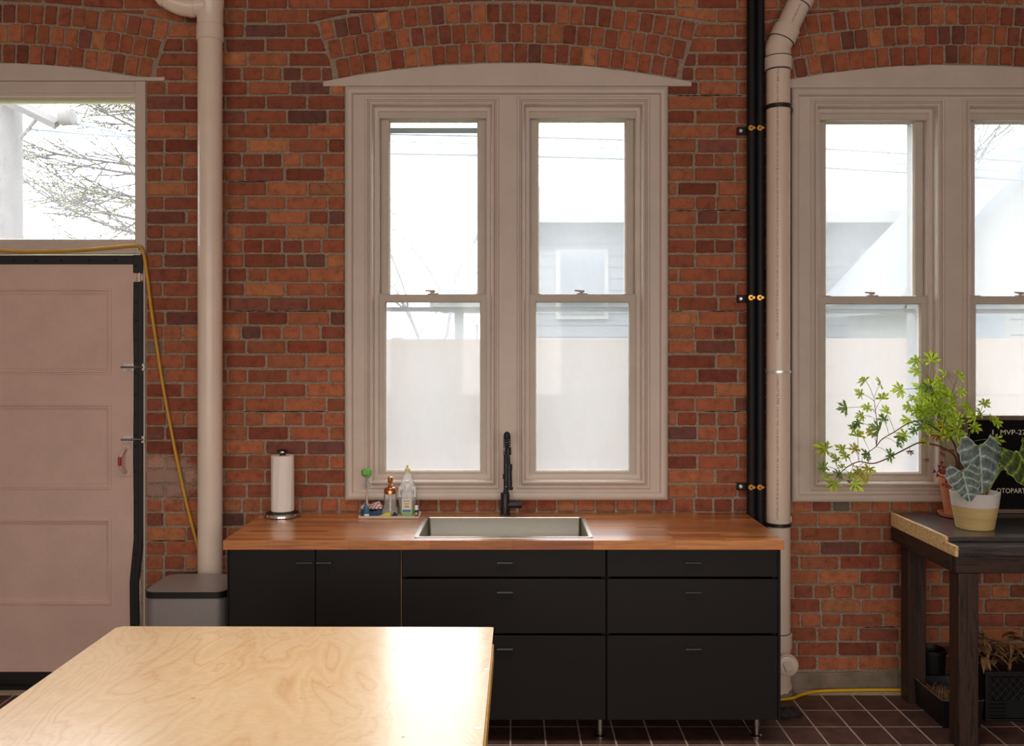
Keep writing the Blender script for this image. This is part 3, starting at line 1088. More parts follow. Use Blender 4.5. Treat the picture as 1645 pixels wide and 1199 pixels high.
ws3 = strip([(X(215), Z(439), X(231) - X(215)), (X(215), Z(410), X(231) - X(215))], 0, -0.013, -0.0005).build('weatherstrip', M['rubber'], door, smooth=False, bevel=0.004)
ws4 = strip(vstrip(Z(1080), Z(1004)), 0, -0.013, -0.0005).build('weatherstrip', M['rubber'], door, smooth=False, bevel=0.004)
rid = strip([(x + 0.026, z, 0.02) for (x, z, w_) in vstrip(Z(1004), Z(453))], 0, -0.018, -0.012).build('ridge', M['rubber'], ws2, smooth=False, bevel=0.003)
def bolt(px, py, parent):
    MB().lathe((X(px), -0.0125, Z(py)), [(0.0065, 0), (0.0065, -0.002), (0.004, -0.004)], 12, 'Y').build('bolt', M['rubber_bolt'], parent)
for py in (459, 486, 515, 546, 580, 599, 634, 667, 699, 717, 757, 806, 852, 890):
    if py < 1000: bolt(219.5 if py < 870 else 218, py, ws2)
for px in (24, 60, 100, 146, 187): 
    MB().lathe((X(px), -0.0105, Z(419)), [(0.0065, 0), (0.0065, -0.002), (0.004, -0.004)], 12, 'Y').build('bolt', M['rubber_bolt'], ws1)
bolt(219.5, 427, ws3)
# two slide bolts
for py in (590, 706):
    zb = Z(py)
    s = BOX('slide_bolt', M['zinc'], door, X(199), X(216), -0.004, -0.0003, zb - 0.02, zb + 0.02, bevel=0.002)
    BOX('keeper', M['zinc'], s, X(228), X(234), -0.016, -0.008, zb - 0.018, zb + 0.018, bevel=0.002)
    MB().tube([(X(197), -0.02, zb), (X(233), -0.02, zb)], 0.006, 10).build('bar', M['chrome'], s)
    MB().box(X(203), X(206), -0.022, -0.004, zb - 0.012, zb + 0.012).box(X(210), X(213), -0.022, -0.004, zb - 0.012, zb + 0.012).build('guide', M['zinc'], s, bevel=0.002)
    MB().tube([(X(208), -0.02, zb), (X(208), -0.026, zb - 0.018)], 0.004, 8).build('knob', M['zinc'], s)
# strike plate left in the gap of the rubber
BOX('strike_plate', M['paint'], door, X(227.5), X(230.8), -0.0105, -0.0008, Z(451), Z(441), bevel=0.002)
# pull handle with red paint showing
hz0, hz1 = Z(759), Z(721)
hd = MB().tube(spline([(X(203), -0.001, hz1), (X(201), -0.03, hz1 - 0.012), (X(198.5), -0.045, (hz0 + hz1) / 2), (X(201), -0.03, hz0 + 0.012), (X(203), -0.001, hz0)], 6), 0.0085, 10).build('pull_handle', M['door'], door)
MB().tube([(X(198.7), -0.045, (hz0 + hz1) / 2 - 0.022), (X(198.4), -0.0455, (hz0 + hz1) / 2), (X(198.7), -0.045, (hz0 + hz1) / 2 + 0.024)], 0.0091, 10).build('worn_patch', M['red'], hd)
for z in (hz0 - 0.008, hz1 + 0.008):
    BOX('plate', M['door'], hd, X(197), X(210), -0.005, -0.0003, z - 0.013, z + 0.013, bevel=0.003)

# ------------------------------------------------------------------ exterior: lawn, fence, houses, pole, trees, cables
gr = MB().box(-40, 40, 0.4, 60, -0.6, -0.3).build('lawn', M['lawn'], None, smooth=False)
props(gr, 'pale green lawn outside the windows', 'lawn', kind='structure')
fence = thing('board_fence', (2.0, 3.6, -0.3), 'pinkish horizontal board fence outside the lower panes', 'fence')
fz = -0.25
FW = 0.26
for i in range(8):
    BOX('board', M['fence'], fence, -3.2, 9.0, 3.6, 3.63, fz + i * FW, fz + (i + 1) * FW - 0.001, bevel=0.004)
for i in range(7):
    BOX('post', M['fence'], fence, -3.0 + i * 1.9, -2.9 + i * 1.9, 3.63, 3.73, -0.3, 1.84)

def house(name, x0, x1, y0, y1, zt, roof, wallm, label, cat, wins, gable):
    h = thing(name, ((x0 + x1) / 2, (y0 + y1) / 2, -0.3), label, cat)
    BOX('wall', wallm, h, x0, x1, y0, y1, -0.3, zt)
    if gable:
        m = MB(); xm = (x0 + x1) / 2
        m.prism_y([(x0, zt), (x1, zt), (xm, zt + roof)], y0, y1)
        m.build('gable', wallm, h, smooth=False)
        for s, xe in ((-1, x0 - 0.4), (1, x1 + 0.4)):
            k = roof / (xm - x0)
            z_e = zt - 0.4 * k
            m = MB()
            pts = [(xe, z_e), (xm, zt + roof), (xm, zt + roof + 0.18), (xe, z_e + 0.18)]
            if s > 0: pts = pts[::-1]
            m.prism_y(pts, y0 - 0.4, y1 + 0.4)
            m.build('roof_slope', M['shingle'], h, smooth=False)
    else:
        m = MB()
        ym = (y0 + y1) / 2
        m.prism_x([(y0 - 0.5, zt - 0.1), (y1 + 0.5, zt - 0.1), (ym, zt + roof)], x0 - 0.4, x1 + 0.4)
        m.build('roof', M['shingle'], h, smooth=False)
        BOX('eave', M['siding_w'], h, x0 - 0.4, x1 + 0.4, y0 - 0.55, y0 - 0.5, zt - 0.2, zt)
    for i in range(int((zt + 0.3) / 0.2)):
        BOX('siding_board', wallm, h, x0, x1, y0 - 0.03, y0, -0.3 + i * 0.2, -0.3 + i * 0.2 + 0.185)
    for (wx, wz, ww, wh) in wins:
        f = BOX('window', M['siding_w'], h, wx - ww/2, wx + ww/2, y0 - 0.09, y0 - 0.03, wz, wz + wh)
        BOX('pane', M['dark_pane'], f, wx - ww/2 + 0.08, wx + ww/2 - 0.08, y0 - 0.11, y0 - 0.088, wz + 0.08, wz + wh - 0.08)
    return h
house('house', 0.05, 7.9, 11.0, 18.0, 4.0, 1.1, M['siding'], 'pale grey sided house beyond the fence behind the right panes', 'house', [(1.2, 2.2, 0.9, 1.2), (4.2, 2.2, 0.9, 1.2), (6.4, 2.2, 0.9, 1.2)], False)
house('cottage', 5.2, 8.2, 7.0, 9.4, 2.6, 1.6, M['siding_w'], 'small white gabled cottage beyond the fence at far right', 'house', [(6.0, 1.5, 0.7, 0.9), (7.4, 1.5, 0.7, 0.9)], True)
porch = thing('porch', (-1.0, 11.0, -0.3), 'white post porch roof beyond the fence', 'porch')
BOX('roof', M['siding'], porch, -1.3, 0.0, 10.2, 12.5, 2.35, 2.6)
BOX('fascia', M['siding_w'], porch, -1.34, 0.0, 10.14, 10.2, 2.3, 2.66)
BOX('post', M['siding_w'], porch, -0.95, -0.8, 10.3, 10.45, -0.3, 2.35)
for k in range(5):
    BOX('baluster', M['siding_w'], porch, -0.6 + k * 0.12, -0.55 + k * 0.12, 10.3, 10.35, 1.4, 2.1)

# utility pole seen through the transom
pole = thing('utility_pole', (X(4, 8.2), Yd(8.2), -0.3), 'weathered grey wooden utility pole seen through the transom', 'pole')
pxc, pyc = X(4, 8.2), Yd(8.2)
MB().lathe((pxc, pyc, -0.3), [(0.175, 0), (0.165, 4.0), (0.15, 8.0)], 20).build('shaft', M['pole'], pole)
def P(px, py, d): return Vector((X(px, d), Yd(d), Z(py, d)))
MB().tube([P(6, 158, 8.0), P(92, 200, 8.0)], 0.05, 4).build('crossarm', M['pole'], pole)
MB().tube([P(33, 222, 8.05), P(60, 190, 8.02)], 0.016, 6).build('brace', M['pole'], pole)
for (pa, pb, nm, d) in (((42, 207), (420, 222), 0, 8.3), ((64, 184), (420, 250), 1, 8.02)):
    pts = []
    for i in range(13):
        t = i / 12
        pts.append(P(pa[0] + (pb[0] - pa[0]) * t, pa[1] + (pb[1] - pa[1]) * t + 6 * math.sin(PI * t), d))
    cb = MB().tube(pts, 0.012 if nm == 0 else 0.016, 6).build('cable', M['wire'], None)
    props(cb, ['thin level cable running from the utility pole', 'sagging thicker cable high beside the utility pole'][nm], 'cable')
tf = MB().lathe(P(107, 188, 7.97), [(0.02, -0.06), (0.075, -0.05), (0.075, 0.06), (0.02, 0.07)], 12, 'X').build('insulator_can', M['pole'], None)
props(tf, 'small grey cable splice can hanging on the line', 'cable box')
for i, (ya, yb, d, r) in enumerate(((215, 262, 9.0, 0.008), (246, 292, 9.5, 0.012), (226, 280, 9.3, 0.005))):
    pts = []
    for k in range(25):
        t = k / 24
        pts.append(P(560 + 1120 * t, ya + (yb - ya) * (t * 1.0) - 30 * math.sin(PI * t) * 0.3 + 0, d))
    cb = MB().tube(pts, r, 6).build('cable', M['wire'], None)
    props(cb, ['upper power cable crossing the tall window panes', 'lower thick power cable crossing the tall window panes', 'thinnest power cable between two others outside the windows'][i], 'cable')

def tree(name, base, h, lean, label, seed, buds=True, depth=5, spread=0.6, r0=0.12, bark='bark'):
    rr = random.Random(seed)
    t = thing(name, base, label, 'tree')
    mb = MB(); bd = MB()
    def grow(p, d, ln, r, lev):
        pts = [p]; q = p; dd = d.copy()
        ns = 4
        for i in range(ns):
            dd = (dd + Vector((rr.uniform(-1, 1), rr.uniform(-1, 1), rr.uniform(-0.6, 0.8))) * 0.16).normalized()
            q = q + dd * ln / ns
            pts.append(q)
        mb.tube(pts, [r * (1 - 0.45 * i / ns) for i in range(ns + 1)], 5 if lev < 2 else 3, cap=False)
        if lev >= depth - 1 and buds:
            for pnt in pts[1:]:
                for _ in range(2):
                    c = pnt + Vector((rr.uniform(-1, 1), rr.uniform(-1, 1), rr.uniform(-1, 1))) * 0.05
                    s = rr.uniform(0.008, 0.018)
                    u = Vector((rr.uniform(-1, 1), rr.uniform(-1, 1), rr.uniform(-1, 1))).normalized() * s
                    v = u.orthogonal().normalized() * s * 0.6
                    bd.add([c - u, c + v, c + u, c - v], [(0, 1, 2, 3)])
        if lev >= depth: return
        nb = 4 if lev < 3 else 3
        for i in range(nb):
            f = rr.uniform(0.35, 1.0)
            k = min(ns, max(1, int(round(f * ns))))
            nd = (dd + Vector((rr.uniform(-1, 1), rr.uniform(-1, 1), rr.uniform(-0.45, 0.75))) * spread * 1.5).normalized()
            grow(pts[k], nd, ln * rr.uniform(0.62, 0.82), r * 0.55, lev + 1)
    grow(Vector(base), Vector(lean).normalized(), h, r0, 0)
    mb.build('branches', M[bark], t, smooth=False)
    if buds and bd.v:
        o_ = bd.build('buds', M['bud'], t, smooth=False)
        o_['kind'] = 'stuff'
    return t
bt_ = thing('bare_tree', (X(300, 10.4), Yd(10.4), -0.3), 'bare tree with first spring buds seen through the transom', 'tree')
rr = random.Random(77)
mb = MB(); bd = MB()
tk = X(300, 10.4)
mb.tube([(tk, Yd(10.4), -0.3), (tk + 0.05, Yd(10.4), 1.6), (tk - 0.04, Yd(10.4), 3.2), (tk, Yd(10.4), 4.6)], [0.16, 0.13, 0.11, 0.07], 8)
def twig(p, d, ln, r, lev):
    pts = [p]; q = p; dd = d.copy(); ns = 5
    for i in range(ns):
        dd = (dd + Vector((rr.uniform(-0.6, 0.4), rr.uniform(-0.5, 0.5), rr.uniform(-0.7, 0.7))) * 0.14).normalized()
        q = q + dd * ln / ns
        pts.append(q)
    mb.tube(pts, [max(0.0042, r * (1 - 0.6 * i / ns)) for i in range(ns + 1)], 4 if lev < 2 else 3, cap=False)
    if lev >= 2:
        for pnt in pts[1:]:
            for _ in range(1 if rr.random() < 0.35 else 0):
                c = pnt + Vector((rr.uniform(-1, 1), rr.uniform(-1, 1), rr.uniform(-1, 1))) * 0.03
                sz = rr.uniform(0.006, 0.013)
                u = Vector((rr.uniform(-1, 1), rr.uniform(-1, 1), rr.uniform(-1, 1))).normalized() * sz
                v = u.orthogonal().normalized() * sz * 0.6
                bd.add([c - u, c + v, c + u, c - v], [(0, 1, 2, 3)])
    if lev < 3:
        for k in range(1 + (lev == 2), ns + 1, 1 + (lev == 2)):
            for _ in range(2 if lev < 2 else 1):
                nd = (dd + Vector((rr.uniform(-0.9, 0.5), rr.uniform(-0.6, 0.6), rr.uniform(-0.9, 0.9)))).normalized()
                twig(pts[k], nd, ln * rr.uniform(0.3, 0.5), r * 0.5, lev + 1)
for k in range(16):
    z = 1.9 + 2.8 * k / 15
    twig(Vector((tk, Yd(10.4), z)), Vector((-1, rr.uniform(-0.25, 0.25), rr.uniform(-0.1, 0.45))).normalized(), rr.uniform(1.1, 1.7), 0.022, 0)
mb.build('branches', M['bark'], bt_, smooth=False)
o_ = bd.build('buds', M['bud'], bt_, smooth=False); o_['kind'] = 'stuff'
tree('bare_tree', (-1.15, 6.4, -0.3), 2.1, (0.05, 0, 1), 'bare tree far behind the left pane above the sink', 5, False, 5, 0.6, 0.055, 'hazed_bark')
tree('bare_tree', (11.5, 22.5, -0.3), 4.0, (0.0, 0, 1), 'bare tree far behind the rightmost pane', 9, False, 5, 0.6, 0.12, 'hazed_bark')

# ------------------------------------------------------------------ cabinets, worktop, sink
CF = 4.06
cy = Yd(CF)
CT = 0.914
def cx(px): return X(px, CF)
def cz(py): return Z(py, CF)
def cabinet(xa, xb, label, fronts, legs):
    base = thing('base_cabinet', ((xa + xb) / 2, cy + 0.29, 0), label, 'cabinet', 'black base cabinets under the worktop')
    body = MB()
    t = 0.018
    yb = cy + 0.60
    body.box(xa, xa + t, cy + 0.021, yb, 0.115, 0.871)
    body.box(xb - t, xb, cy + 0.021, yb, 0.115, 0.871)
    body.box(xa + t, xb - t, cy + 0.021, yb, 0.115, 0.133)
    body.box(xa + t, xb - t, yb - 0.01, yb, 0.133, 0.871)
    body.box(xa + t, xb - t, cy + 0.03, cy + 0.08, 0.64, 0.66)
    body.build('carcass', M['gap'], base, smooth=False)
    for (kind, x0, x1, za, zb, hx) in fronts:
        f = BOX(kind, M['cabinet'], base, x0, x1, cy, cy + 0.019, za, zb, bevel=0.0012)
        hw = 0.036
        hz = zb - 0.058 if kind == 'drawer' else zb - 0.058
        m = MB()
        m.prism_x([(cy - 0.0002, hz + 0.006), (cy - 0.012, hz + 0.005), (cy - 0.016, hz + 0.001), (cy - 0.016, hz - 0.003), (cy - 0.0002, hz - 0.001)], hx - hw, hx + hw)
        m.build('tab_pull', M['pull'], f, smooth=False, bevel=0.001)
    for (lx, ly) in legs:
        m = MB()
        m.lathe((lx, ly, 0), [(0.024, 0.0), (0.024, 0.006), (0.015, 0.010), (0.0145, 0.113)], 20)
        m.build('leg', M['chrome'], base)
    return base
zd = [(cz(1157), cz(1022)), (cz(1018), cz(931)), (cz(927), 0.868)]
xs_ = [cx(365), cx(368), cx(506), cx(507.5), cx(643), cx(646), cx(973), cx(975.5), cx(1249), cx(1254)]
cabinet(xs_[1] - 0.001, xs_[4] + 0.002, 'black cabinet with two plain doors beside the step bin',
        [('door', xs_[1], xs_[2], zd[0][0], 0.868, cx(490)), ('door', xs_[3], xs_[4], zd[0][0], 0.868, cx(521))],
        [(cx(385), cy + 0.09), (cx(385), cy + 0.52)])
cabinet(xs_[4] + 0.0055, xs_[6] + 0.002, 'black three-drawer cabinet directly under the sink',
        [('drawer', xs_[5], xs_[6], a, b, cx(811)) for (a, b) in zd], [(cx(664), cy + 0.09), (cx(967), cy + 0.09), (cx(967), cy + 0.52)])
cabinet(xs_[6] + 0.0045, xs_[8] + 0.001, 'black three-drawer cabinet at the pipe end of the worktop',
        [('drawer', xs_[7], xs_[8], a, b, cx(1113)) for (a, b) in zd], [(cx(1224), cy + 0.09), (cx(1215), cy + 0.52)])
e1 = MB().box(xs_[8] + 0.002, xs_[9], cy - 0.001, cy + 0.6, cz(1158), 0.871).build('end_panel', M['cabinet'], None, bevel=0.001)
props(e1, 'tall matt black end panel closing the drawers beside the pipes', 'panel')
e2 = MB().box(xs_[0], xs_[1] - 0.002, cy - 0.001, cy + 0.6, cz(1158), 0.871).build('end_panel', M['cabinet'], None, bevel=0.001)
props(e2, 'matt black end panel beside the step bin', 'panel')
e3 = MB().box(xs_[4] + 0.0025, xs_[4] + 0.005, cy + 0.004, cy + 0.5, 0.12, 0.871).build('filler_strip', M['carcass'], None)
props(e3, 'thin pale wooden strip showing between the doors and the sink drawers', 'strip')

# worktop with the sink cut-out
wx0, wx1 = X(358, 4.035), X(1260, 4.035)
wy0, wy1 = Yd(4.035), Yd(4.69)
sx0, sx1, sy0, sy1 = -0.439, 0.364, Yd(4.09), Yd(4.585)
m = MB()
z0_, z1_ = 0.8725, CT
hx0, hx1, hy0, hy1 = sx0 + 0.012, sx1 - 0.012, sy0 + 0.012, sy1 - 0.012
vs = []
for z in (z0_, z1_):
    for (x, y) in ((wx0, wy0), (wx1, wy0), (wx1, wy1), (wx0, wy1), (hx0, hy0), (hx1, hy0), (hx1, hy1), (hx0, hy1)):
        vs.append((x, y, z))
fs = []
for k in range(4):
    b = (k + 1) % 4
    fs.append((8 + k, 8 + b, 12 + b, 12 + k))
    fs.append((k, 4 + k, 4 + b, b))
    fs.append((k, b, 8 + b, 8 + k))
    fs.append((4 + k, 12 + k, 12 + b, 4 + b))
m.add(vs, fs)
wt = m.build('worktop', M['worktop'], None, smooth=False, bevel=0.002)
props(wt, 'oiled reddish wood worktop on the black cabinets', 'worktop')

sink = thing('sink', ((sx0 + sx1) / 2, (sy0 + sy1) / 2, CT), 'rectangular stainless steel drop-in sink in the wood worktop', 'sink')
m = MB()
r_ = [(0.0, CT + 0.0005), (0.001, CT + 0.003), (0.018, CT + 0.003), (0.020, CT + 0.001), (0.021, CT - 0.002)]
vs = []; fs = []
loops = []
for (i, z) in r_:
    loops.append([(p[0], p[1], z) for p in rrect(sx0 + i, sx1 - i, sy0 + i, sy1 - i, 0.012 + 0.0 * i, 4)])
def loft(m_, loops, close=False):
    vs = []; fs = []
    n = len(loops[0])
    for l in loops: vs += l
    for j in range(len(loops) - 1):
        for k in range(n):
            b = (k + 1) % n
            fs.append((j*n + k, j*n + b, (j+1)*n + b, (j+1)*n + k))
    if close: fs.append(tuple(range((len(loops)-1)*n, len(loops)*n)))
    m_.add(vs, fs)
loft(m, loops)
m.build('rim', M['steel'], sink, ang=0.5)
m = MB()
loops = []
for (i, z, r) in ((0.021, CT - 0.0018, 0.012), (0.022, CT - 0.17, 0.015), (0.036, CT - 0.188, 0.02), (0.05, CT - 0.196, 0.02), (0.22, CT - 0.2, 0.02)):
    loops.append([(p[0], p[1], z) for p in rrect(sx0 + i, sx1 - i, sy0 + i, sy1 - i, r, 4)])
loft(m, loops, True)
m.build('basin', M['basin'], sink, ang=0.7)
MB().lathe((-0.04, (sy0 + sy1) / 2, CT - 0.1995), [(0.045, 0.0), (0.045, 0.003), (0.03, 0.002), (0.02, -0.002)], 24).build('drain', M['chrome'], sink)

# ------------------------------------------------------------------ faucet
fd = 4.635
fx, fy = X(811.5, fd), Yd(fd)
fau = thing('kitchen_faucet', (fx, fy, CT), 'matt black spring-neck kitchen faucet behind the sink', 'faucet')
bz = Z(792, fd)
m = MB().lathe((fx, fy, CT), [(0.027, 0), (0.027, 0.006), (0.0235, 0.008), (0.0235, bz - CT - 0.004), (0.0215, bz - CT), (0.015, bz - CT + 0.001)], 32)
m.build('base', M['faucet'], fau)
hz = Z(811, fd)
lev = MB().lathe((fx, fy, hz), [(0.017, 0.015), (0.0175, 0.055), (0.0185, 0.056), (0.0185, 0.082), (0.016, 0.085)], 24, 'X').build('lever_hub', M['faucet'], fau)
MB().tube([(fx + 0.072, fy - 0.012, hz + 0.006), (fx + 0.074, fy - 0.06, hz + 0.015)], [0.006, 0.0045], 10).build('lever', M['faucet'], lev)
cxn = fx + 0.004
cz1 = Z(728, fd)
MB().lathe((cxn, fy, bz), [(0.014, 0.0), (0.014, 0.012), (0.012, 0.014), (0.0125, cz1 - bz), (0.01, cz1 - bz + 0.002)], 24).build('column', M['faucet'], fau)
# spring arch, coming towards the room
reach = 0.17
ztop = Z(693, 4.55)
arc = [(cxn, fy, cz1 - 0.01), (cxn, fy, cz1 + 0.02)]
for k in range(1, 16):
    t = PI * k / 16
    arc.append((cxn + 0.012 * k / 16, fy - reach / 2 * (1 - math.cos(t)), cz1 + 0.02 + (ztop - 0.018 - cz1 - 0.02) * math.sin(t)))
arc = [Vector(p) for p in arc]
arc2 = spline(arc, 4)
MB().tube(arc2, 0.006, 10).build('inner_hose', M['black_plastic'], fau)
# helix
hp = []
L = [0.0]
for i in range(1, len(arc2)): L.append(L[-1] + (arc2[i] - arc2[i-1]).length)
tot = L[-1]; turns = 24
def at_len(s):
    for i in range(1, len(arc2)):
        if L[i] >= s:
            t = (s - L[i-1]) / (L[i] - L[i-1] + 1e-9)
            return arc2[i-1].lerp(arc2[i], t), (arc2[i] - arc2[i-1]).normalized()
    return arc2[-1], (arc2[-1] - arc2[-2]).normalized()
for i in range(turns * 10 + 1):
    p, t = at_len(tot * i / (turns * 10))
    side = Vector((1, 0, 0)); side = (side - t * side.dot(t)).normalized(); up = t.cross(side)
    a = 2 * PI * i / 10
    hp.append(p + (side * math.cos(a) + up * math.sin(a)) * 0.0135)
MB().tube(hp, 0.0028, 6).build('spring', M['faucet'], fau)
pe = arc2[-1]
te = Vector((0, -0.1, -1)).normalized()
MB().tube([pe + Vector((0, 0, 0.008)), pe - Vector((0, 0, 0.024))], 0.0165, 20).build('spring_cap', M['faucet'], fau)
hd_ = 4.44
hx_, hy_ = X(818, hd_), Yd(hd_)
zt_, zb_ = Z(746, hd_), Z(785, hd_)
MB().tube(spline([pe - Vector((0, 0, 0.02)), (pe.x + 0.004, (pe.y + hy_) / 2, (pe.z + zt_) / 2), (hx_, hy_, zt_)], 6), 0.0068, 10).build('spray_hose', M['black_plastic'], fau)
MB().lathe((hx_, hy_, zb_), [(0.012, -0.006), (0.019, -0.006), (0.0195, 0.008), (0.0155, 0.012), (0.0135, 0.06), (0.0135, 0.088), (0.0155, 0.09), (0.0155, zt_ - zb_), (0.008, zt_ - zb_ + 0.002)], 24).build('spray_head', M['faucet'], fau)
MB().tube([(cxn, fy, Z(768, fd)), (hx_, hy_, Z(768, fd))], 0.0055, 10).build('docking_arm', M['faucet'], fau)
MB().tube([(cxn, fy, Z(766, fd) - 0.012), (cxn, fy, Z(766, fd) + 0.012)], 0.0165, 20).build('docking_collar', M['faucet'], fau)

# ------------------------------------------------------------------ paper towel holder
pd = 4.60
ptx, pty = X(454, pd), Yd(pd)
pt = thing('paper_towel_holder', (ptx, pty, CT), 'black and steel upright paper towel holder on the worktop', 'towel holder')
MB().lathe((ptx, pty, CT), [(0.088, 0.0), (0.09, 0.003)], 40).build('foot_ring', M['black_plastic'], pt)
MB().lathe((ptx, pty, CT), [(0.0905, 0.003), (0.091, 0.010), (0.088, 0.018), (0.084, 0.02)], 40).build('steel_band', M['chrome'], pt)
MB().lathe((ptx, pty, CT), [(0.084, 0.0195), (0.07, 0.026), (0.02, 0.028)], 40).build('base_top', M['black_plastic'], pt)
MB().lathe((ptx, pty, CT), [(0.008, 0.028), (0.008, 0.30)], 12).build('rod', M['chrome'], pt)
fz_ = Z(731, pd)
m = MB().lathe((ptx, pty, fz_), [(0.016, -0.004), (0.014, 0.002), (0.026, 0.014), (0.03, 0.019), (0.02, 0.025), (0.006, 0.028)], 24, sy=0.6)
fin = m.build('finial', M['black_plastic'], pt)
MB().lathe((ptx, pty - 0.0125, fz_ + 0.015), [(0.013, 0.0), (0.011, -0.006), (0.004, -0.008)], 20, 'Y', sy=0.6).build('disc', M['chrome'], fin)
m = MB()
prof = []
n = 64
hgt = (CT + 0.03, fz_ - 0.003)
vs = []; fs = []
for z in [hgt[0] + (hgt[1] - hgt[0]) * k / 12 for k in range(13)]:
    for k in range(n):
        a = 2 * PI * k / n
        r = 0.0565 + 0.0006 * math.sin(z * 260 + k) - (0.0016 if 0 <= (a - 1.33 * PI) < 0.35 else 0)
        vs.append((ptx + r * math.cos(a), pty + r * math.sin(a), z))
for j_ in range(12):
    for k in range(n):
        b = (k + 1) % n
        fs.append((j_*n + k, j_*n + b, (j_+1)*n + b, (j_+1)*n + k))
fs.append(tuple(range(12*n, 13*n))); fs.append(tuple(reversed(range(n))))
roll = m.add(vs, fs).build('paper_roll', M['paper'], None)
props(roll, 'roll of white quilted paper towel on the black holder', 'paper towel')

# ------------------------------------------------------------------ tray and the things on it
ty0, ty1 = Yd(4.533), Yd(4.665)
tx0, tx1 = -0.765, -0.4605
m = MB()
loops = []
for (i, z) in ((0.004, CT + 0.0005), (0.0, CT + 0.002), (0.0, CT + 0.013), (0.004, CT + 0.013), (0.006, CT + 0.005)):
    loops.append([(p[0], p[1], z) for p in rrect(tx0 + i, tx1 - i, ty0 + i, ty1 - i, 0.006, 3)])
loft(m, loops, True)
m.add([], [])
tray = m.build('tray', M['tray'], None, ang=0.5)
props(tray, 'shallow taupe rectangular tray of dish soap and brushes beside the sink', 'tray')
TZ = CT + 0.0058

# bottle brush
bx_, by_ = X(589, 4.565), Yd(4.565)
br_ = thing('bottle_brush', (bx_, by_, TZ), 'blue handled bottle brush with a green foam tip standing in the tray', 'brush')
MB().lathe((bx_, by_, TZ), [(0.013, 0), (0.0135, 0.01), (0.013, 0.014)], 16).build('suction_foot', M['white_plastic'], br_)
MB().lathe((bx_, by_, TZ), [(0.0125, 0.013), (0.0145, 0.03), (0.013, 0.045), (0.008, 0.07), (0.006, 0.1), (0.0055, 0.113)], 16).build('handle', M['blue'], br_)
MB().prism_y([(bx_ - 0.001, TZ + 0.07), (bx_ + 0.0115, TZ + 0.045), (bx_ + 0.007, TZ + 0.09), (bx_ + 0.005, TZ + 0.128), (bx_ - 0.003, TZ + 0.128)], by_ - 0.0135, by_ - 0.004).build('grip_inlay', simple('beige_grip', rgb(206, 176, 152), 0.5), br_, bevel=0.002)
MB().tube([(bx_, by_, TZ + 0.11), (bx_, by_, TZ + 0.215)], 0.0017, 6).build('wire', M['chrome'], br_)
bm_ = MB()
rr = random.Random(3)
for i in range(420):
    z = TZ + 0.135 + rr.random() * 0.062
    a = rr.uniform(0, 2 * PI); rad = 0.026
    p = Vector((bx_, by_, z)); q = p + Vector((math.cos(a) * rad, math.sin(a) * rad, rr.uniform(-0.006, 0.006)))
    t = (q - p).normalized().cross(Vector((0, 0, 1))) * 0.0009
    bm_.add([p - t, p + t, q + t, q - t], [(0, 1, 2, 3)])
o_ = bm_.build('bristles', M['white_plastic'], br_, smooth=False); o_['kind'] = 'stuff'
m = MB()
for k in range(6):
    a = k * PI / 3
    m.lathe((bx_ + 0.013 * math.cos(a), by_ + 0.013 * math.sin(a), TZ + 0.222), [(0.004, -0.022), (0.013, -0.014), (0.016, 0.0), (0.012, 0.013), (0.003, 0.018)], 12)
m.build('foam_tip', M['green_foam'], br_)

# folded cloths
def folded(name, x0, x1, y0, y1, z0, z1, mat, label, seed):
    rr = random.Random(seed)
    m = MB(); nx, ny = 12, 6
    vs = []; fs = []
    for lay in (0, 1):
        for i in range(nx + 1):
            for j_ in range(ny + 1):
                u, v = i / nx, j_ / ny
                e = min(1, 5 * min(u, 1 - u, v, 1 - v) + 0.25)
                zz = z0 if lay == 0 else z0 + (z1 - z0) * e * (0.8 + 0.2 * math.sin(u * 7 + seed) + rr.uniform(-0.06, 0.06))
                vs.append((x0 + (x1 - x0) * u + (rr.uniform(-0.002, 0.002)), y0 + (y1 - y0) * v, zz))
    N = (nx + 1) * (ny + 1)
    for i in range(nx):
        for j_ in range(ny):
            a = i * (ny + 1) + j_; b = a + ny + 1
            fs.append((N + a, N + b, N + b + 1, N + a + 1)); fs.append((a, a + 1, b + 1, b))
    for i in range(nx):
        for j_ in (0, ny):
            a = i * (ny + 1) + j_; b = a + ny + 1
            fs.append((a, b, N + b, N + a))
    for j_ in range(ny):
        for i in (0, nx):
            a = i * (ny + 1) + j_; b = a + 1
            fs.append((a, b, N + b, N + a))
    o = m.add(vs, fs).build(name, mat, None, ang=1.2)
    return props(o, label, 'cloth')
folded('dish_cloth', X(579, 4.62), X(617, 4.62), Yd(4.59), Yd(4.655), TZ, TZ + 0.03, M['denim'], 'dark blue folded cloth at the bottom of the tray', 1)
folded('knitted_cloth', X(580, 4.63), X(614, 4.63), Yd(4.605), Yd(4.655), TZ + 0.031, TZ + 0.062, M['knit'], 'red and white knitted dish cloth on the blue cloth', 2)

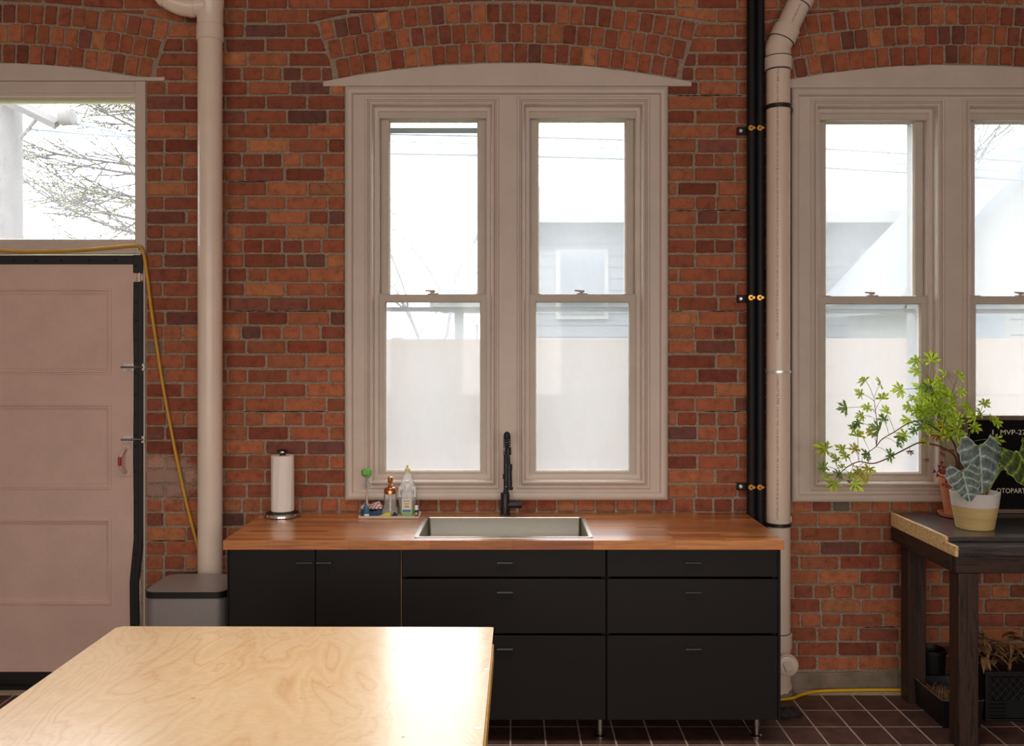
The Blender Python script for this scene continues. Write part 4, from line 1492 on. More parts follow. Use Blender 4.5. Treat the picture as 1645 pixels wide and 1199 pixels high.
# glass soap dispenser with copper pump
gx_, gy_ = X(627, 4.61), Yd(4.61)
ds = thing('soap_dispenser', (gx_, gy_, TZ), 'clear glass soap dispenser with a copper pump in the tray', 'soap dispenser')
ztop_ = Z(793, 4.61) - TZ
MB().lathe((gx_, gy_, TZ), [(0.036, 0.0), (0.043, 0.006), (0.042, 0.024), (0.035, 0.036), (0.032, 0.05), (0.0325, ztop_ - 0.01), (0.027, ztop_)], 28, cap=False).build('glass_body', M['bottle_glass'], ds)
MB().lathe((gx_, gy_, TZ), [(0.034, 0.004), (0.0405, 0.008), (0.04, 0.022), (0.001, 0.0225)], 28).build('soap', M['bottle_glass'], ds)
MB().lathe((gx_, gy_, TZ + ztop_), [(0.032, 0.0), (0.032, 0.022), (0.027, 0.03), (0.012, 0.034)], 28).build('collar', M['copper'], ds)
pz_ = TZ + ztop_ + 0.03
MB().lathe((gx_, gy_, pz_), [(0.013, 0.0), (0.013, 0.012), (0.0075, 0.015), (0.0075, 0.024), (0.013, 0.027), (0.013, 0.052), (0.008, 0.055)], 20).build('pump_head', M['copper'], ds)
MB().tube([(gx_, gy_, pz_ + 0.043), (gx_, gy_ - 0.03, pz_ + 0.042), (gx_, gy_ - 0.036, pz_ + 0.034)], 0.005, 10).build('spout', M['copper'], ds)
MB().tube([(gx_, gy_, TZ + 0.02), (gx_ + 0.002, gy_, TZ + ztop_)], 0.0035, 8).build('dip_tube', M['white_plastic'], ds)

# tall dish soap bottle
dx_, dy_ = X(654.5, 4.635), Yd(4.635)
db = thing('dish_soap_bottle', (dx_, dy_, TZ), 'tall clear dish soap bottle with green soap, at the back of the tray', 'bottle')
H = Z(757, 4.635) - TZ
MB().lathe((dx_, dy_, TZ), [(0.036, 0.0), (0.041, 0.004), (0.042, 0.03), (0.044, 0.07), (0.048, 0.105), (0.046, 0.125), (0.036, 0.155), (0.026, 0.18), (0.015, H - 0.012), (0.012, H)], 32, cap=False, sy=0.5).build('clear_body', M['bottle_glass'], db)
MB().lathe((dx_, dy_, TZ), [(0.034, 0.002), (0.0395, 0.006), (0.0405, 0.04), (0.001, 0.0405)], 32, sy=0.48).build('green_soap', M['green_liquid'], db)
MB().lathe((dx_, dy_, TZ + H), [(0.0135, -0.006), (0.0135, 0.012), (0.009, 0.015), (0.006, 0.017), (0.0055, 0.028), (0.003, 0.03)], 16).build('cap', simple('pale_yellow_cap', rgb(216, 208, 140), 0.5), db)
lbz0, lbz1 = Z(797, 4.62), Z(782, 4.62)
lab = MB()
for k in range(17):
    a = -1.15 + 2.3 * k / 16
    lab.v += [(dx_ + 0.0485 * math.sin(a), dy_ - 0.0247 * math.cos(a), lbz0 - 0.006), (dx_ + 0.0485 * math.sin(a), dy_ - 0.0247 * math.cos(a), lbz1)]
for k in range(16):
    lab.f.append((2*k, 2*k+2, 2*k+3, 2*k+1)); lab.mi.append(0)
lb = lab.build('label', M['white_plastic'], db)
tv, tf_ = text_mesh('DAWN', 0.03)
wmax = max(v[0] for v in tv)
vv = []
for (x, y, z) in tv:
    a = ((x / wmax) - 0.5) * 0.076 / 0.0488
    vv.append((dx_ + 0.0493 * math.sin(a), dy_ - 0.0253 * math.cos(a), lbz0 + 0.010 + y))
MB().add(vv, tf_).build('lettering', simple('blue_lettering', rgb(30, 110, 170), 0.5), lb, smooth=False)

# pump hand soap in front of it
hx2, hy2 = X(654, 4.572), Yd(4.572)
hs = thing('hand_soap_bottle', (hx2, hy2, TZ), 'small clear pump bottle of green hand soap with a beige label', 'bottle')
hh = Z(783, 4.572) - TZ
m = MB()
loops = []
for (sx_, sy_, z) in ((0.026, 0.015, 0.0), (0.030, 0.018, 0.004), (0.031, 0.019, hh * 0.55), (0.031, 0.019, hh * 0.82), (0.022, 0.014, hh * 0.95), (0.012, 0.012, hh)):
    loops.append([(hx2 + p[0], hy2 + p[1], TZ + z) for p in rrect(-sx_, sx_, -sy_, sy_, min(sx_, sy_) * 0.75, 4)])
loft(m, loops)
m.build('clear_body', M['bottle_glass'], hs)
m = MB(); loops = []
for (sx_, sy_, z) in ((0.025, 0.014, 0.002), (0.029, 0.017, 0.006), (0.0295, 0.0175, 0.034), (0.001, 0.001, 0.0345)):
    loops.append([(hx2 + p[0], hy2 + p[1], TZ + z) for p in rrect(-sx_, sx_, -sy_, sy_, min(sx_, sy_) * 0.7, 4)])
loft(m, loops)
m.build('green_soap', M['green_liquid'], hs)
MB().lathe((hx2, hy2, TZ + hh), [(0.0125, -0.004), (0.0125, 0.010), (0.006, 0.012), (0.005, 0.026), (0.01, 0.028), (0.01, 0.034), (0.004, 0.036)], 16).tube([(hx2, hy2, TZ + hh + 0.032), (hx2 - 0.016, hy2 - 0.014, TZ + hh + 0.031), (hx2 - 0.02, hy2 - 0.018, TZ + hh + 0.026)], 0.004, 8).build('pump', M['white_plastic'], hs)
lz0, lz1 = TZ + 0.02, TZ + 0.092
lb2 = BOX('label', simple('beige_label', rgb(222, 210, 192), 0.6), hs, hx2 - 0.0235, hx2 + 0.0235, hy2 - 0.0205, hy2 - 0.0192, lz0, lz1)
BOX('blue_band', simple('blue_band', rgb(70, 120, 170), 0.6), lb2, hx2 - 0.021, hx2 + 0.021, hy2 - 0.021, hy2 - 0.0204, lz0 + 0.003, lz0 + 0.017)
for (zz_, ww) in ((0.058, 0.016), (0.044, 0.012), (0.034, 0.009), (0.028, 0.014)):
    BOX('print_line', M['board_frame'], lb2, hx2 - ww, hx2 + ww, hy2 - 0.0209, hy2 - 0.0204, lz0 + zz_, lz0 + zz_ + 0.003)

# tiny blue bottle, scrubber, black plug
sx3, sy3 = X(669, 4.56), Yd(4.56)
tb = thing('essence_bottle', (sx3, sy3, TZ), 'tiny navy blue bottle with a white cap at the end of the tray', 'bottle')
MB().lathe((sx3, sy3, TZ), [(0.009, 0.0), (0.010, 0.002), (0.010, 0.033), (0.007, 0.036)], 16).build('body', M['navy'], tb)
MB().lathe((sx3, sy3, TZ), [(0.0088, 0.0345), (0.0088, 0.054), (0.007, 0.056)], 16).build('cap', M['white_plastic'], tb)
BOX('emblem', M['gold_print'], tb, sx3 - 0.006, sx3 + 0.006, sy3 - 0.0112, sy3 - 0.0096, TZ + 0.01, TZ + 0.024)
m = MB()
m.prism_y([(X(606, 4.56), TZ), (X(627, 4.56), TZ), (X(628, 4.56), TZ + 0.019), (X(622, 4.56), TZ + 0.02)], Yd(4.545), Yd(4.575))
sp = m.build('scrubber', M['yellow_sponge'], None, bevel=0.003)
props(sp, 'yellow wedge-shaped scrubber lying at the front of the tray', 'scrubber')
m = MB().lathe((X(634, 4.56), Yd(4.56), TZ), [(0.011, 0), (0.013, 0.006), (0.008, 0.014), (0.005, 0.022)], 14)
pl = m.build('drain_plug', M['black_plastic'], None)
props(pl, 'small black rubber plug lying between the soap bottles', 'plug')

# ------------------------------------------------------------------ pipes
# left drain stack
lp_d = 4.60
lx, ly = X(337.5, lp_d), Yd(lp_d)
LP = thing('drain_pipe', (lx, ly, 0), 'thick white vertical drain pipe between the door and the window', 'pipe')
MB().lathe((lx, ly, 0), [(0.0605, 0.0), (0.0605, ZT - 0.01)], 40).build('pipe', M['pvc_painted'], LP)
MB().lathe((lx, ly, 0), [(0.061, Z(61, 4.55)), (0.0665, Z(60, 4.55)), (0.0665, Z(37, 4.55)), (0.064, Z(36, 4.55))], 40, cap=False).build('coupling', M['pvc_painted'], LP)
MB().lathe((lx, ly, 0), [(0.064, Z(36, 4.55)), (0.064, Z(6, 4.55)), (0.068, Z(4, 4.55)), (0.068, Z(-30, 4.55)), (0.061, Z(-31, 4.55))], 40, cap=False).build('tee', M['pvc_painted'], LP)
ep = [P(330, 9, 4.58), P(306, 10, 4.57), P(292, 8, 4.56), P(274, 0, 4.55), P(258, -14, 4.54), P(246, -34, 4.54), P(240, -70, 4.54)]
MB().tube(spline(ep, 6), 0.052, 28).build('branch_elbow', M['pvc_painted'], LP)
for (a, b) in ((P(312, 10, 4.572), P(303, 10, 4.568)), (P(271, -2, 4.549), P(264, -8, 4.545))):
    MB().tube([a, b], 0.056, 28).build('elbow_hub', M['pvc_painted'], LP)

# right PVC stack with printing
rp_d = 4.645
rx, ry = X(1250.3, rp_d), Yd(rp_d)
RP_ = thing('vent_pipe', (rx, ry, 0), 'cream PVC pipe with red printing and an angled top beside the black pipes', 'pipe')
pr = 0.0593
zbend = Z(80, rp_d)
MB().lathe((rx, ry, 0), [(pr, Z(1030, rp_d)), (pr, zbend)], 40).build('pipe', M['pvc'], RP_)
dirv = (P(1293, -20, rp_d) - P(1249.5, 74, rp_d)).normalized()
pb = Vector((rx, ry, Z(76, rp_d)))
MB().tube([pb + dirv * 0.02, pb + dirv * 0.56], pr, 40).build('angled_pipe', M['pvc'], RP_)
MB().tube(spline([(rx, ry, Z(90, rp_d)), pb, pb + dirv * 0.05], 5), pr + 0.004, 40).build('bend', M['pvc'], RP_)
MB().lathe((rx, ry, 0), [(pr + 0.001, Z(103.5, 4.55)), (pr + 0.0085, Z(103, 4.55)), (pr + 0.0085, Z(84, 4.55)), (pr + 0.004, Z(83, 4.55))], 40, cap=False).build('lower_hub', M['pvc'], RP_)
MB().lathe((rx, ry, 0), [(pr + 0.0003, Z(105.5, 4.55)), (pr + 0.0018, Z(105, 4.55)), (pr + 0.0018, Z(103.4, 4.55))], 40, cap=False).build('primer_line', M['purple'], RP_)
MB().tube([pb + dirv * 0.035, pb + dirv * 0.105], pr + 0.0085, 40).build('upper_hub', M['pvc'], RP_)
MB().tube([pb + dirv * 0.24, pb + dirv * 0.36], pr + 0.0085, 40).build('top_hub', M['pvc'], RP_)
MB().tube([pb + dirv * 0.236, pb + dirv * 0.2405], pr + 0.002, 40).build('primer_line', M['purple'], RP_)
for (k0_, rr_) in ((0.105, 0.0015), (0.0345, 0.0088)):
    MB().tube([pb + dirv * k0_, pb + dirv * (k0_ + 0.0035)], pr + rr_, 40).build('joint_line', M['dark_clamp'], RP_)
MB().lathe((rx, ry, 0), [(pr + 0.0045, Z(83.2, 4.55)), (pr + 0.0045, Z(82, 4.55))], 40, cap=False).build('joint_line', M['dark_clamp'], RP_)
def strap(py, mat, hgt_, nm='strap'):
    zc_ = Z(py, 4.55)
    s = MB().lathe((rx, ry, zc_), [(pr + 0.0005, -hgt_), (pr + 0.004, -hgt_), (pr + 0.004, hgt_), (pr + 0.0005, hgt_)], 40, cap=False).build(nm, mat, RP_)
    return s, zc_
s1, z1s = strap(165, M['dark_clamp'], 0.011)
BOX('strap_screw', M['dark_clamp'], s1, rx + pr, rx + pr + 0.018, ry + 0.01, -0.002, z1s - 0.02, z1s)
s2, z2s = strap(598, M['zinc'], 0.006)
MB().tube([(rx + 0.03, ry - 0.055, z2s), (rx + 0.062, ry + 0.0, z2s), (rx + 0.075, -0.002, z2s)], 0.003, 8).build('tie_wire', M['zinc'], s2)
s3, z3s = strap(848, M['dark_clamp'], 0.009)
BOX('strap_tab', M['zinc'], s3, rx + pr + 0.002, rx + pr + 0.028, -0.012, -0.002, z3s - 0.004, z3s + 0.026)
# lower coupling, cleanout tee with its plug, cement at the floor
MB().lathe((rx, ry, 0), [(pr + 0.0005, Z(1026, 4.55)), (pr + 0.009, Z(1027, 4.55)), (pr + 0.009, Z(1049, 4.55)), (pr + 0.003, Z(1054, 4.55)), (pr + 0.003, 0.06), (pr + 0.008, 0.055), (pr + 0.008, 0.0)], 40, cap=False).build('cleanout_tee', M['pvc'], RP_)
MB().lathe((rx, ry, 0), [(pr + 0.0015, Z(1026.4, 4.55)), (pr + 0.0015, Z(1024.6, 4.55))], 40, cap=False).build('primer_line', M['purple'], RP_)
ccx, ccy, ccz = X(1262, 4.5), ry, Z(1073, 4.5)
ccx = rx + 0.012
bossr = 0.054
MB().lathe((ccx, ccy, ccz), [(0.046, -0.02), (0.048, -0.09), (bossr, -0.092), (bossr, -0.118), (0.05, -0.119)], 36, 'Y').build('cleanout_boss', M['pvc'], RP_)
pg = MB().lathe((ccx, ccy, ccz), [(0.048, -0.1185), (0.048, -0.122), (0.044, -0.124)], 36, 'Y').build('cleanout_plug', M['pvc'], RP_)
MB().lathe((ccx, ccy, ccz), [(0.0495, -0.1186), (0.0495, -0.1196), (0.0478, -0.1196)], 36, 'Y', cap=False).build('thread_gap', M['gap'], pg)
m = MB()
ca, sa = math.cos(0.35), math.sin(0.35)
q = [(-0.02, -0.022), (0.02, -0.022), (0.02, 0.022), (-0.02, 0.022)]
m.prism_y([(ccx + x * ca - z * sa, ccz + x * sa + z * ca) for (x, z) in q], ccy - 0.134, ccy - 0.1235)
m.build('square_nut', M['pvc'], pg, bevel=0.003)
m = MB(); rr = random.Random(2)
n = 22; vs = []; fs = []
for (r, z) in ((0.074, 0.001), (0.072, 0.02), (0.067, 0.035)):
    for k in range(n):
        a = 2 * PI * k / n
        q = r * rr.uniform(0.9, 1.08)
        vs.append((rx + q * math.cos(a), ry + q * math.sin(a), z + rr.uniform(-0.004, 0.004) * (z > 0.01)))
for j_ in range(2):
    for k in range(n):
        b = (k + 1) % n
        fs.append((j_*n + k, j_*n + b, (j_+1)*n + b, (j_+1)*n + k))
fs.append(tuple(range(2*n, 3*n)))
m.add(vs, fs).build('cement_collar', M['concrete'], RP_, ang=1.2)
# printing wrapped on the pipe, reading downwards
def pipe_print(segs, z_top, z_bot, th0):
    """segs: list of (text, cap height)"""
    parts = []
    u = 0.0
    V, Fc = [], []
    for (txt, sz) in segs:
        tv, tf_ = text_mesh(txt, sz)
        wm = max(v[0] for v in tv)
        o_ = len(V)
        V += [(v[0] + u, v[1]) for v in tv]
        Fc += [tuple(i + o_ for i in f) for f in tf_]
        u += wm + sz * 0.5
    k = (z_top - z_bot) / u
    vs = []
    for (a, b) in V:
        th = th0 + b / pr
        vs.append((rx + (pr + 0.0007) * math.sin(th), ry - (pr + 0.0007) * math.cos(th), z_top - a * k))
    MB().add(vs, Fc).build('printing', M['print_red'], RP_, smooth=False)
d_ = 4.545
pipe_print([('TTE PIPE', 0.016), ('4 IN PVC TYPE 1 SCH 40 NSF ASTM D 1785 4 IN PVC 1120 PR 220 PSI @ 23C NSF-pw-G', 0.0125), ('NSF ASTM D1785 4 SCH 40 PVC WELL CASING IC-O NSF ASTM F 480 PVC-1120-F MADE IN U.S.A. 06/28/18 04:37 EXT #08 04', 0.0125)], Z(106, d_), Z(548, d_), -0.42)
pipe_print([('CHARLOTTE PIPE', 0.016), ('4 IN PVC TYPE 1 SCH 40 NSF ASTM D 1785 4 IN PVC 1120 PR 220 PSI @ 23C NSF-pw-G', 0.0125)], Z(603, d_), Z(840, d_), -0.42)
# printing on the angled length
tv, tf_ = text_mesh('SCH 40 NSF-ASTM', 0.0125)
wm = max(v[0] for v in tv)
side = Vector((0, 1, 0)).cross(dirv).normalized()
if side.x < 0: side = -side
vs = []
for v in tv:
    th = -0.05 + v[1] / pr
    p = pb + dirv * (0.222 - v[0] / wm * 0.105) + side * math.sin(th) * (pr + 0.0007) + Vector((0, -1, 0)) * math.cos(th) * (pr + 0.0007)
    vs.append(p)
MB().add(vs, tf_).build('printing', M['print_red'], RP_, smooth=False)

# two black conduits with brackets
for i, (xc, lab_) in enumerate(((1.2265, 'black steel pipe nearest the window over the sink'), (1.2710, 'black steel pipe hidden partly behind the cream PVC pipe'))):
    p_ = MB().lathe((xc, -0.044, 0), [(0.0225, 0.03), (0.0225, ZT - 0.01)], 24).build('black_pipe', M['black_steel'], None)
    props(p_, lab_, 'pipe', 'pair of black steel pipes')
for i, py in enumerate((209, 480, 783)):
    z = Z(py, 4.68)
    b = thing('pipe_bracket', (1.23, -0.002, z), ['black strut bracket with brass bolts, highest of the three on the black pipes', 'black strut bracket with brass bolts, middle of the three on the black pipes', 'black strut bracket with brass bolts just above the worktop'][i], 'bracket', 'brackets on the black pipes')
    s = MB().box(1.160, 1.300, -0.022, -0.008, z - 0.020, z + 0.020).build('strut', M['black_steel'], b, bevel=0.002)
    MB().lathe((1.178, -0.022, z), [(0.010, 0), (0.010, -0.003), (0.006, -0.006)], 12, 'Y').build('screw', M['zinc'], b)
    for xc in (1.2265, 1.2710):
        MB().lathe((xc, -0.044, z + 0.004), [(0.0227, -0.010), (0.0248, -0.010), (0.0248, 0.010), (0.0227, 0.010)], 20, cap=False).build('clamp', M['black_steel'], b)
        m = MB()
        m.lathe((xc + 0.004, -0.066, z + 0.004), [(0.010, 0), (0.010, -0.008), (0.008, -0.010)], 6, 'Y')
        m.tube([(xc - 0.012, -0.071, z + 0.004), (xc + 0.017, -0.071, z + 0.004)], 0.0045, 8)
        m.lathe((xc - 0.008, -0.066, z + 0.004), [(0.014, -0.001), (0.014, -0.004)], 14, 'Y')
        m.build('brass_bolt', M['brass'], b)

# ------------------------------------------------------------------ hoses and cords
hp_ = [(-20, 402, -0.028), (40, 405, -0.028), (110, 404, -0.028), (180, 399, -0.028), (213, 396, -0.028), (227, 397, -0.03), (234, 407, -0.03), (239, 440, -0.025),
       (245, 490, -0.024), (255, 560, -0.022), (266, 630, -0.02), (283, 720, -0.02), (300, 800, -0.02), (317, 866, -0.02), (328, 905, -0.02), (336, 960, -0.02)]
pts = [(X(a), y, Z(b)) for (a, b, y) in hp_]
hose = MB().tube(spline(pts, 6), 0.0085, 12).build('yellow_hose', M['yellow_hose'], None)
props(hose, 'yellow hose hung over the door corner and slanting down the brick', 'hose')
nl = MB().tube([(X(226), -0.006, Z(401)), (X(226), -0.04, Z(401.5))], 0.004, 8).build('hose_nail', M['zinc'], None)
props(nl, 'small nail holding up the yellow hose at the door corner', 'nail')
cp = [(1.212, Yd(4.54), 0.008), (1.30, Yd(4.548), 0.008), (1.40, Yd(4.57), 0.008), (1.47, Yd(4.62), 0.008), (1.58, Yd(4.665), 0.008), (1.8, Yd(4.68), 0.008), (1.95, Yd(4.68), 0.008), (2.04, Yd(4.675), 0.008)]
cord = MB().tube(spline(cp, 8), 0.0075, 12).build('extension_lead', M['yellow_cord'], None)
props(cord, 'bright yellow cord lying along the floor at the foot of the wall', 'cord')
# crumpled rag on the floor
m = MB(); rr = random.Random(8)
n = 18; vs = []; fs = []
rgx, rgy = 1.325, Yd(4.37)
prof = [(0.05, 0.001), (0.056, 0.012), (0.045, 0.03), (0.025, 0.04)]
for (r, z) in prof:
    for k in range(n):
        a = 2 * PI * k / n
        q = r * rr.uniform(0.75, 1.15) * (1 + 0.2 * math.cos(2 * a))
        vs.append((rgx + q * math.cos(a) * 1.0, rgy + q * math.sin(a) * 0.8, max(0.001, z + (rr.uniform(-0.008, 0.008) if z > 0.01 else 0))))
for j_ in range(3):
    for k in range(n):
        b = (k + 1) % n
        fs.append((j_*n + k, j_*n + b, (j_+1)*n + b, (j_+1)*n + k))
fs.append(tuple(range(3*n, 4*n)))
rag = m.add(vs, fs).build('crumpled_rag', M['rag'], None, ang=0.5)
props(rag, 'dark crumpled rag on the tiles beside the cabinet end', 'rag')

# ------------------------------------------------------------------ step bin
bx0, bx1 = X(228, 4.137), X(362, 4.137)
by0, by1 = Yd(4.137), Yd(4.46)
tbz = 0.66
tc = thing('step_bin', ((bx0 + bx1) / 2, (by0 + by1) / 2, 0), 'grey steel step bin with a black lid rim beside the cabinets', 'bin')
MB().prism_z(rrect(bx0 + 0.003, bx1 - 0.003, by0 + 0.003, by1 - 0.003, 0.05, 8), 0.035, tbz - 0.032).build('body', M['bin_steel'], tc)
MB().prism_z(rrect(bx0, bx1, by0, by1, 0.05, 8), 0.0, 0.034).build('base_ring', M['black_plastic'], tc)
MB().prism_z(rrect(bx0, bx1, by0, by1, 0.05, 8), tbz - 0.0315, tbz - 0.003).build('lid_rim', M['black_plastic'], tc)
MB().prism_z(rrect(bx0 + 0.004, bx1 - 0.004, by0 + 0.004, by1 - 0.004, 0.048, 8), tbz - 0.0028, tbz).build('lid', M['bin_steel'], tc)
BOX('pedal', M['black_plastic'], tc, (bx0 + bx1) / 2 - 0.06, (bx0 + bx1) / 2 + 0.06, by0 - 0.04, by0 + 0.002, 0.012, 0.026, bevel=0.004)

# ------------------------------------------------------------------ plywood work table
th_ = 0.868
dB = (CH - th_) * F / (1007 - 552)
tb0, tb1 = X(188, dB), X(793, dB)
LEN = 1.75
ang = -0.0075
wt_ = thing('work_table', ((tb0 + tb1) / 2, Yd(dB) - LEN / 2, 0), 'large varnished plywood work table in the foreground', 'table')
cxm = (tb0 + tb1) / 2
def rot(x, y):   # slight turn of the table about its far middle
    c, s = math.cos(ang), math.sin(ang)
    return (cxm + (x - cxm) * c - (y - Yd(dB)) * s, Yd(dB) + (x - cxm) * s + (y - Yd(dB)) * c)
yb_, yf_ = Yd(dB), Yd(dB) - LEN
out = [(tb0 + 0.0, yf_), (tb1, yf_), (tb1, yb_ - 0.004), (tb1 - 0.004, yb_), (tb0 + 0.02, yb_), (tb0, yb_ - 0.016)]
MB().prism_z([rot(*p) for p in out], th_ - 0.018, th_).build('tabletop', M['ply'], wt_, smooth=False, bevel=0.0015)
inn = [(tb0 + 0.006, yf_ + 0.006), (tb1 + 0.004, yf_ + 0.006), (tb1 + 0.004, yb_ - 0.11), (tb0 + 0.006, yb_ - 0.11)]
MB().prism_z([rot(*p) for p in inn], th_ - 0.075, th_ - 0.0185).build('edge_board', M['ply_edge'], wt_, smooth=False, bevel=0.003)
def tbox(name, x0, x1, y0, y1, z0, z1, mat):
    MB().prism_z([rot(*p) for p in ((x0, y0), (x1, y0), (x1, y1), (x0, y1))], z0, z1).build(name, mat, wt_, smooth=False, bevel=0.002)
for xx in (tb0 + 0.08, tb1 - 0.19):
    for yy in (yf_ + 0.08, yb_ - 0.27):
        tbox('leg', xx, xx + 0.09, yy, yy + 0.09, 0.0, th_ - 0.0755, M['ply_edge'])
tbox('stretcher', tb0 + 0.1, tb0 + 0.14, yf_ + 0.17, yb_ - 0.275, 0.15, 0.24, M['ply_edge'])
tbox('stretcher', tb1 - 0.17, tb1 - 0.13, yf_ + 0.17, yb_ - 0.275, 0.15, 0.24, M['ply_edge'])
for (pxx, pyy) in ((758, 1012), (781, 1076), (768, 1171)):
    d = (CH - th_) * F / (pyy - 552)
    MB().lathe((X(pxx, d), Yd(d), th_ - 0.0005), [(0.0075, 0), (0.007, 0.0012), (0.002, 0.0012)], 14).build('screw', M['zinc'], wt_)

# ------------------------------------------------------------------ workbench
BX = 1.955
BXR = 3.55
bt = 0.918
bench = thing('workbench', (2.7, Yd(4.35), 0), 'dark stained timber workbench with a raw strand-board end under the right window', 'workbench')
BOX('top_board', M['bench_top'], bench, BX + 0.003, BXR, Yd(4.095), Yd(4.685), 0.895, bt, bevel=0.003)
BOX('front_ledge', M['bench_top'], bench, BX + 0.003, BXR, Yd(4.0), Yd(4.12), 0.850, 0.8945, bevel=0.004)
m = MB()
m.prism_x([(Yd(4.0), 0.849), (Yd(4.685), 0.849), (Yd(4.685), bt + 0.001), (Yd(4.095), bt + 0.001), (Yd(4.09), 0.897), (Yd(4.0), 0.896)][::-1], BX - 0.012, BX + 0.0028)
m.build('strand_board_end', M['osb'], bench, smooth=False, bevel=0.003)
BOX('core_board', M['osb'], bench, BX + 0.003, BXR, Yd(4.121), Yd(4.684), 0.850, 0.8945)
BOX('front_apron', M['stain_h'], bench, BX - 0.004, BXR, Yd(4.012), Yd(4.05), 0.774, 0.8488, bevel=0.003)
BOX('end_apron', M['stain_d'], bench, BX - 0.010, BX + 0.03, Yd(4.0505), Yd(4.685), 0.774, 0.8488, bevel=0.003)
BOX('back_apron', M['stain_h'], bench, BX + 0.031, BXR, Yd(4.65), Yd(4.685), 0.774, 0.8488, bevel=0.003)
for (x0_, y0_) in ((BX + 0.008, Yd(4.051)), (BX + 0.008, Yd(4.56)), (BXR - 0.1, Yd(4.051)), (BXR - 0.1, Yd(4.56))):
    zt__ = 0.7735
    BOX('leg', M['stain_v'], bench, x0_, x0_ + 0.089, y0_ - 0.04, y0_ + 0.049, 0.0, zt__, bevel=0.004)
BOX('bracket_plate', M['brass'], bench, BX + 0.06, BX + 0.1, Yd(4.5), Yd(4.515), 0.745, 0.7735)

# ------------------------------------------------------------------ letter board
LX0, LX1 = X(1547, 4.665), X(1547, 4.665) + 0.92
lbz_ = bt + 0.002
lh = 0.497
lb_ = thing('letter_board', ((LX0 + LX1) / 2, -0.06, bt), 'black felt letter board with cream letters standing behind the plants', 'letter board')
ly0 = -0.062
BOX('felt_panel', M['felt'], lb_, LX0 + 0.018, LX1 - 0.018, ly0, ly0 + 0.012, lbz_ + 0.018, lbz_ + lh - 0.018)
m = MB()
m.box(LX0, LX1, ly0 - 0.008, ly0 + 0.02, lbz_, lbz_ + 0.02)
m.box(LX0, LX1, ly0 - 0.008, ly0 + 0.02, lbz_ + lh - 0.022, lbz_ + lh)
m.box(LX0, LX0 + 0.02, ly0 - 0.008, ly0 + 0.02, lbz_ + 0.02, lbz_ + lh - 0.022)
m.box(LX1 - 0.02, LX1, ly0 - 0.008, ly0 + 0.02, lbz_ + 0.02, lbz_ + lh - 0.022)
m.build('frame', M['board_frame'], lb_, smooth=False, bevel=0.002)
ld = DW + ly0
def letters(txt, px, py, pxw):
    tv, tf_ = text_mesh(txt, 0.036)
    x0_ = min(v[0] for v in tv); wm = max(v[0] for v in tv) - x0_
    k = (pxw * ld / F) / wm
    vs = [(X(px, ld) + (v[0] - x0_) * k, ly0 - 0.0015, Z(py, ld) + v[1]) for v in tv]
    n_ = len(vs)
    MB().add(vs, tf_).build('letters', M['letters'], lb_, smooth=False)
letters('I', 1594, 698.5, 1.6)
letters('MVP-27', 1607, 698.5, 41)
letters('GINE', 1592, 755.5, 26)
letters('OTOPART', 1600.5, 792.5, 47)

# ------------------------------------------------------------------ pots and plants
def mat_of(q, p0, p1): pass
# alocasia
ad = 4.29
ax, ay = X(1566, ad), Yd(ad)
al = thing('potted_alocasia', (ax, ay, bt), 'silver leaved alocasia in a white and bamboo pot on the workbench', 'potted plant')
ph = 0.172
MB().lathe((ax, ay, bt), [(0.078, 0.0), (0.083, 0.004), (0.101, 0.108)], 48).build('bamboo_pot', M['bamboo'], al)
MB().lathe((ax, ay, bt), [(0.1012, 0.1082), (0.109, ph), (0.105, ph + 0.001), (0.1, ph - 0.03)], 48, cap=False).build('white_pot_rim', M['pot_white'], al)
MB().lathe((ax, ay, bt), [(0.101, 0.11), (0.1, ph - 0.032), (0.002, ph - 0.028)], 40).build('soil', M['soil'], al)

